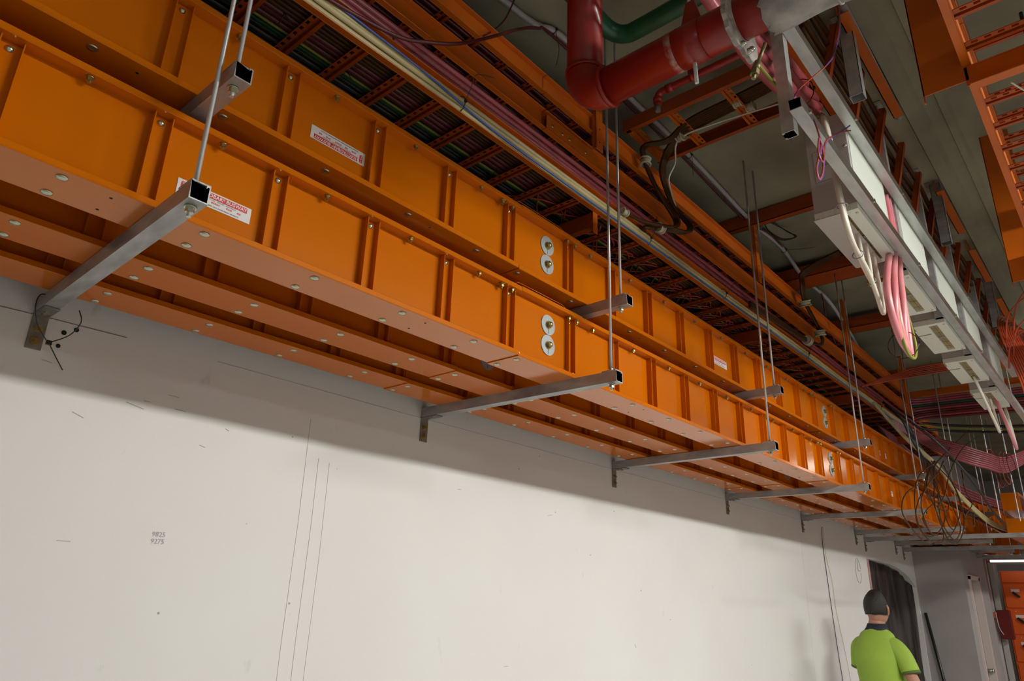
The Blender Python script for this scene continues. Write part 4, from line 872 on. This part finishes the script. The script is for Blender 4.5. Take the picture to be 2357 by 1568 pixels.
# local frame: +x forward, +y left, z up ; heights for a 1.76 m person
def skin_body():
    me = bpy.data.meshes.new('body')
    V = []; E = []; R_ = []
    def add(p, r, par=None):
        V.append(p); R_.append(r); i = len(V)-1
        if par is not None: E.append((par, i))
        return i
    pel = add((0, 0, .94), .135); wst = add((0, 0, 1.08), .125, pel); ch = add((.0, 0, 1.27), .15, wst); nb = add((.0, 0, 1.43), .09, ch); nk = add((.015, 0, 1.51), .056, nb)
    hd = add((.03, -.005, 1.58), .066, nk); ht = add((.035, -.01, 1.66), .083, hd)
    for s in (1, -1):
        sh_ = add((0, s*.15, 1.36), .05, nb); 
        if s == 1: el = add((.05, s*.20, 1.12), .040, sh_); wr_ = add((.26, s*.20, 1.03), .029, el)
        else: el = add((-.02, s*.285, 1.08), .046, sh_); wr_ = add((.19, s*.20, 1.01), .030, el)
        pm = add((wr_ and V[wr_][0]+.07, V[wr_][1]-s*.03, V[wr_][2]+.005), .032, wr_)
        for k, (ln, off) in enumerate([(.075, -.028), (.085, -.010), (.08, .009), (.062, .026)]):
            px, py, pz = V[pm]; a = add((px+.035, py+off, pz-.004), .0095, pm); b_ = add((px+.035+ln*.5, py+off, pz-.012), .0088, a); add((px+.03+ln*.8, py+off, pz-.035), .0078, b_)
        px, py, pz = V[wr_]; a = add((px+.045, py-s*.04, pz-.02), .0115, wr_); add((px+.085, py-s*.055, pz-.035), .0095, a)
        hp = add((0, s*.09, .88), .092, pel); kn = add((.02, s*.10, .48), .06, hp); an = add((-.01, s*.11, .09), .038, kn); add((.12, s*.12, .04), .035, an)
    me.from_pydata(V, E, []); o = bpy.data.objects.new('body', me); S.collection.objects.link(o); o.parent = P_
    md = o.modifiers.new('skin', 'SKIN'); md.use_smooth_shade = True
    for i, r in enumerate(R_): me.skin_vertices[0].data[i].radius = (r, r)
    me.skin_vertices[0].data[0].use_root = True
    sb = o.modifiers.new('sub', 'SUBSURF'); sb.levels = 2; sb.render_levels = 2
    me.materials.append(SKIN); return o
skin_body()
def ell(cx, cy, cz, rx, ry, n=28, tilt=0., p=2.3):
    L = []
    for k in range(n):
        a = 2*PI*k/n; c, s = math.cos(a), math.sin(a)
        L.append(Vector((cx+rx*math.copysign(abs(c)**(2/p), c), cy+ry*math.copysign(abs(s)**(2/p), s), cz+tilt*c)))
    return L
sh = MB()
sh.loft([ell(.005, 0, .90, .138, .172), ell(.005, 0, .94, .142, .176), ell(.0, 0, 1.05, .135, .166), ell(-.005, 0, 1.15, .140, .172), ell(-.008, 0, 1.26, .145, .182), ell(-.008, 0, 1.33, .136, .184, p=2), ell(-.006, 0, 1.38, .122, .172, p=2), ell(-.003, 0, 1.42, .104, .146, p=2), ell(.002, 0, 1.455, .090, .128, p=2), ell(.008, 0, 1.485, .074, .090, p=2), ell(.012, 0, 1.50, .066, .074, p=2)])
for s in (1, -1):
    ex_ = (.03, s*.198, 1.20) if s == 1 else (-.01, s*.245, 1.19)
    sh.tube([(0, s*.07, 1.375), (0, s*.115, 1.365), (0, s*.152, 1.345), (ex_[0]*.5, s*(.178 if s == 1 else .20), 1.29), ex_], lambda t: .078-.013*t, 18, sub=5)
sh.out('polo_shirt', SHIRT, P_)
for s in (1, -1):
    ex_ = Vector((.03, s*.198, 1.20)) if s == 1 else Vector((-.01, s*.245, 1.19)); dd = Vector((ex_.x*.5, s*.03, -.12)).normalized()
    MB().cyl(ex_-dd*.012, ex_+dd*.006, .0665, n=20).out('sleeve_trim', mat('dark_green_trim', (.09, .14, .03), .8), P_)
b = MB(); b.loft([ell(.012, 0, 1.475, .082, .096), ell(.016, 0, 1.50, .073, .078), ell(.02, 0, 1.53, .064, .066), ell(.02, 0, 1.525, .058, .060), ell(.016, 0, 1.49, .05, .05)]); b.out('collar', NAVY, P_)
b = MB(); b.loft([ell(.0, 0, .93, .132, .18), ell(0, 0, .86, .138, .188), ell(0, 0, .80, .12, .18)])
for s in (1, -1): b.tube([(0, s*.095, .86), (.015, s*.10, .50), (-.01, s*.11, .07)], lambda t: .105-.035*t, 18, sub=6)
b.out('trousers', NAVY, P_)
# head with face
hm = MB(); rings = []
for k in range(13):
    a = -PI/2+PI*k/12; z = 1.64+.125*math.sin(a); r = math.cos(a)
    rings.append([Vector((.035+r*(.096+.012*(math.cos(t)>.3 and a<.2))*math.cos(t), -.01+r*.078*math.sin(t), z)) for t in [2*PI*i/24 for i in range(24)]])
hm.loft(rings)
HM = Matrix.Translation((.035, -.01, 1.64))@Matrix.Rotation(.12, 4, 'Z')@Matrix.Translation((-.035, .01, -1.64))
hd = hm.xf(HM).out('head', SKIN, P_)
b = MB()
for s in (1, -1):
    b.tube([(.03, -.01+s*.078, 1.67), (.022, -.01+s*.092, 1.65), (.028, -.01+s*.09, 1.62), (.035, -.01+s*.080, 1.60)], .009, 8)
b.xf(HM).out('ears', SKIN, hd)
MB().tube([(.128, -.01, 1.665), (.148, -.01, 1.635), (.152, -.01, 1.622), (.13, -.01, 1.612)], .012, 8).xf(HM).out('nose', SKIN, hd)
b = MB()
for s in (1, -1): b.dome((.118, -.01+s*.033, 1.662), (1, s*.3, 0), .014, .006)
b.xf(HM).out('eyes', WHT, hd); MB().box(.122, .134, -.035, .015, 1.583, 1.59, .002).xf(HM).out('mouth', mat('lip', (.35, .1, .08), .5), hd)
hr = MB(); rings = []
for k in range(11):
    a = -.42+(PI/2+.42)*k/10; z = 1.652+.132*math.sin(a); r = math.cos(a)
    rings.append([Vector((.022+r*(.108 if math.cos(t) < .3 else .088+.01*k/10)*math.cos(t)-(.0 if math.cos(t) < 0 else .03*(1-k/10)*math.cos(t)), -.01+r*.088*math.sin(t), z+.004*math.sin(5*t+k))) for t in [2*PI*i/30 for i in range(30)]])
hr.loft(rings).xf(HM).out('hair', HAIR, P_)
b = MB()
for s in (1, -1): b.box(-.07, .2, s*.115-.045, s*.115+.045, 0, .085, .02, seg=2)
b.out('boots', BLKP, P_)

# ================================================================ unseen luminaires: key light and added fill
for i, (x, y, z, L, pw, tilt) in enumerate(LUMS):
    t = thing('luminaire', 'unseen luminaire hung out of frame to light the hall, %s' % ORD[i], 'light fitting', (x, y, z), 'unseen hall luminaires')
    MB().box(-L/2, L/2, -.2, .2, .03, .09, .005).out('housing', WHT, t)
    MB().cyl((-L/2+.1, 0, .09), (-L/2+.1, 0, CEIL-z), .005, n=8).cyl((L/2-.1, 0, .09), (L/2-.1, 0, CEIL-z), .005, n=8).out('hanger', ROD, t)
    ld = bpy.data.lights.new('lamp', 'AREA'); ld.shape = 'RECTANGLE'; ld.size = L; ld.size_y = .36; ld.energy = pw; ld.color = (.985, .99, .945)
    lo = bpy.data.objects.new('lamp', ld); S.collection.objects.link(lo); lo.parent = t; lo.location = (0, .0, .015); lo.rotation_euler = (math.radians(tilt), 0, 0)
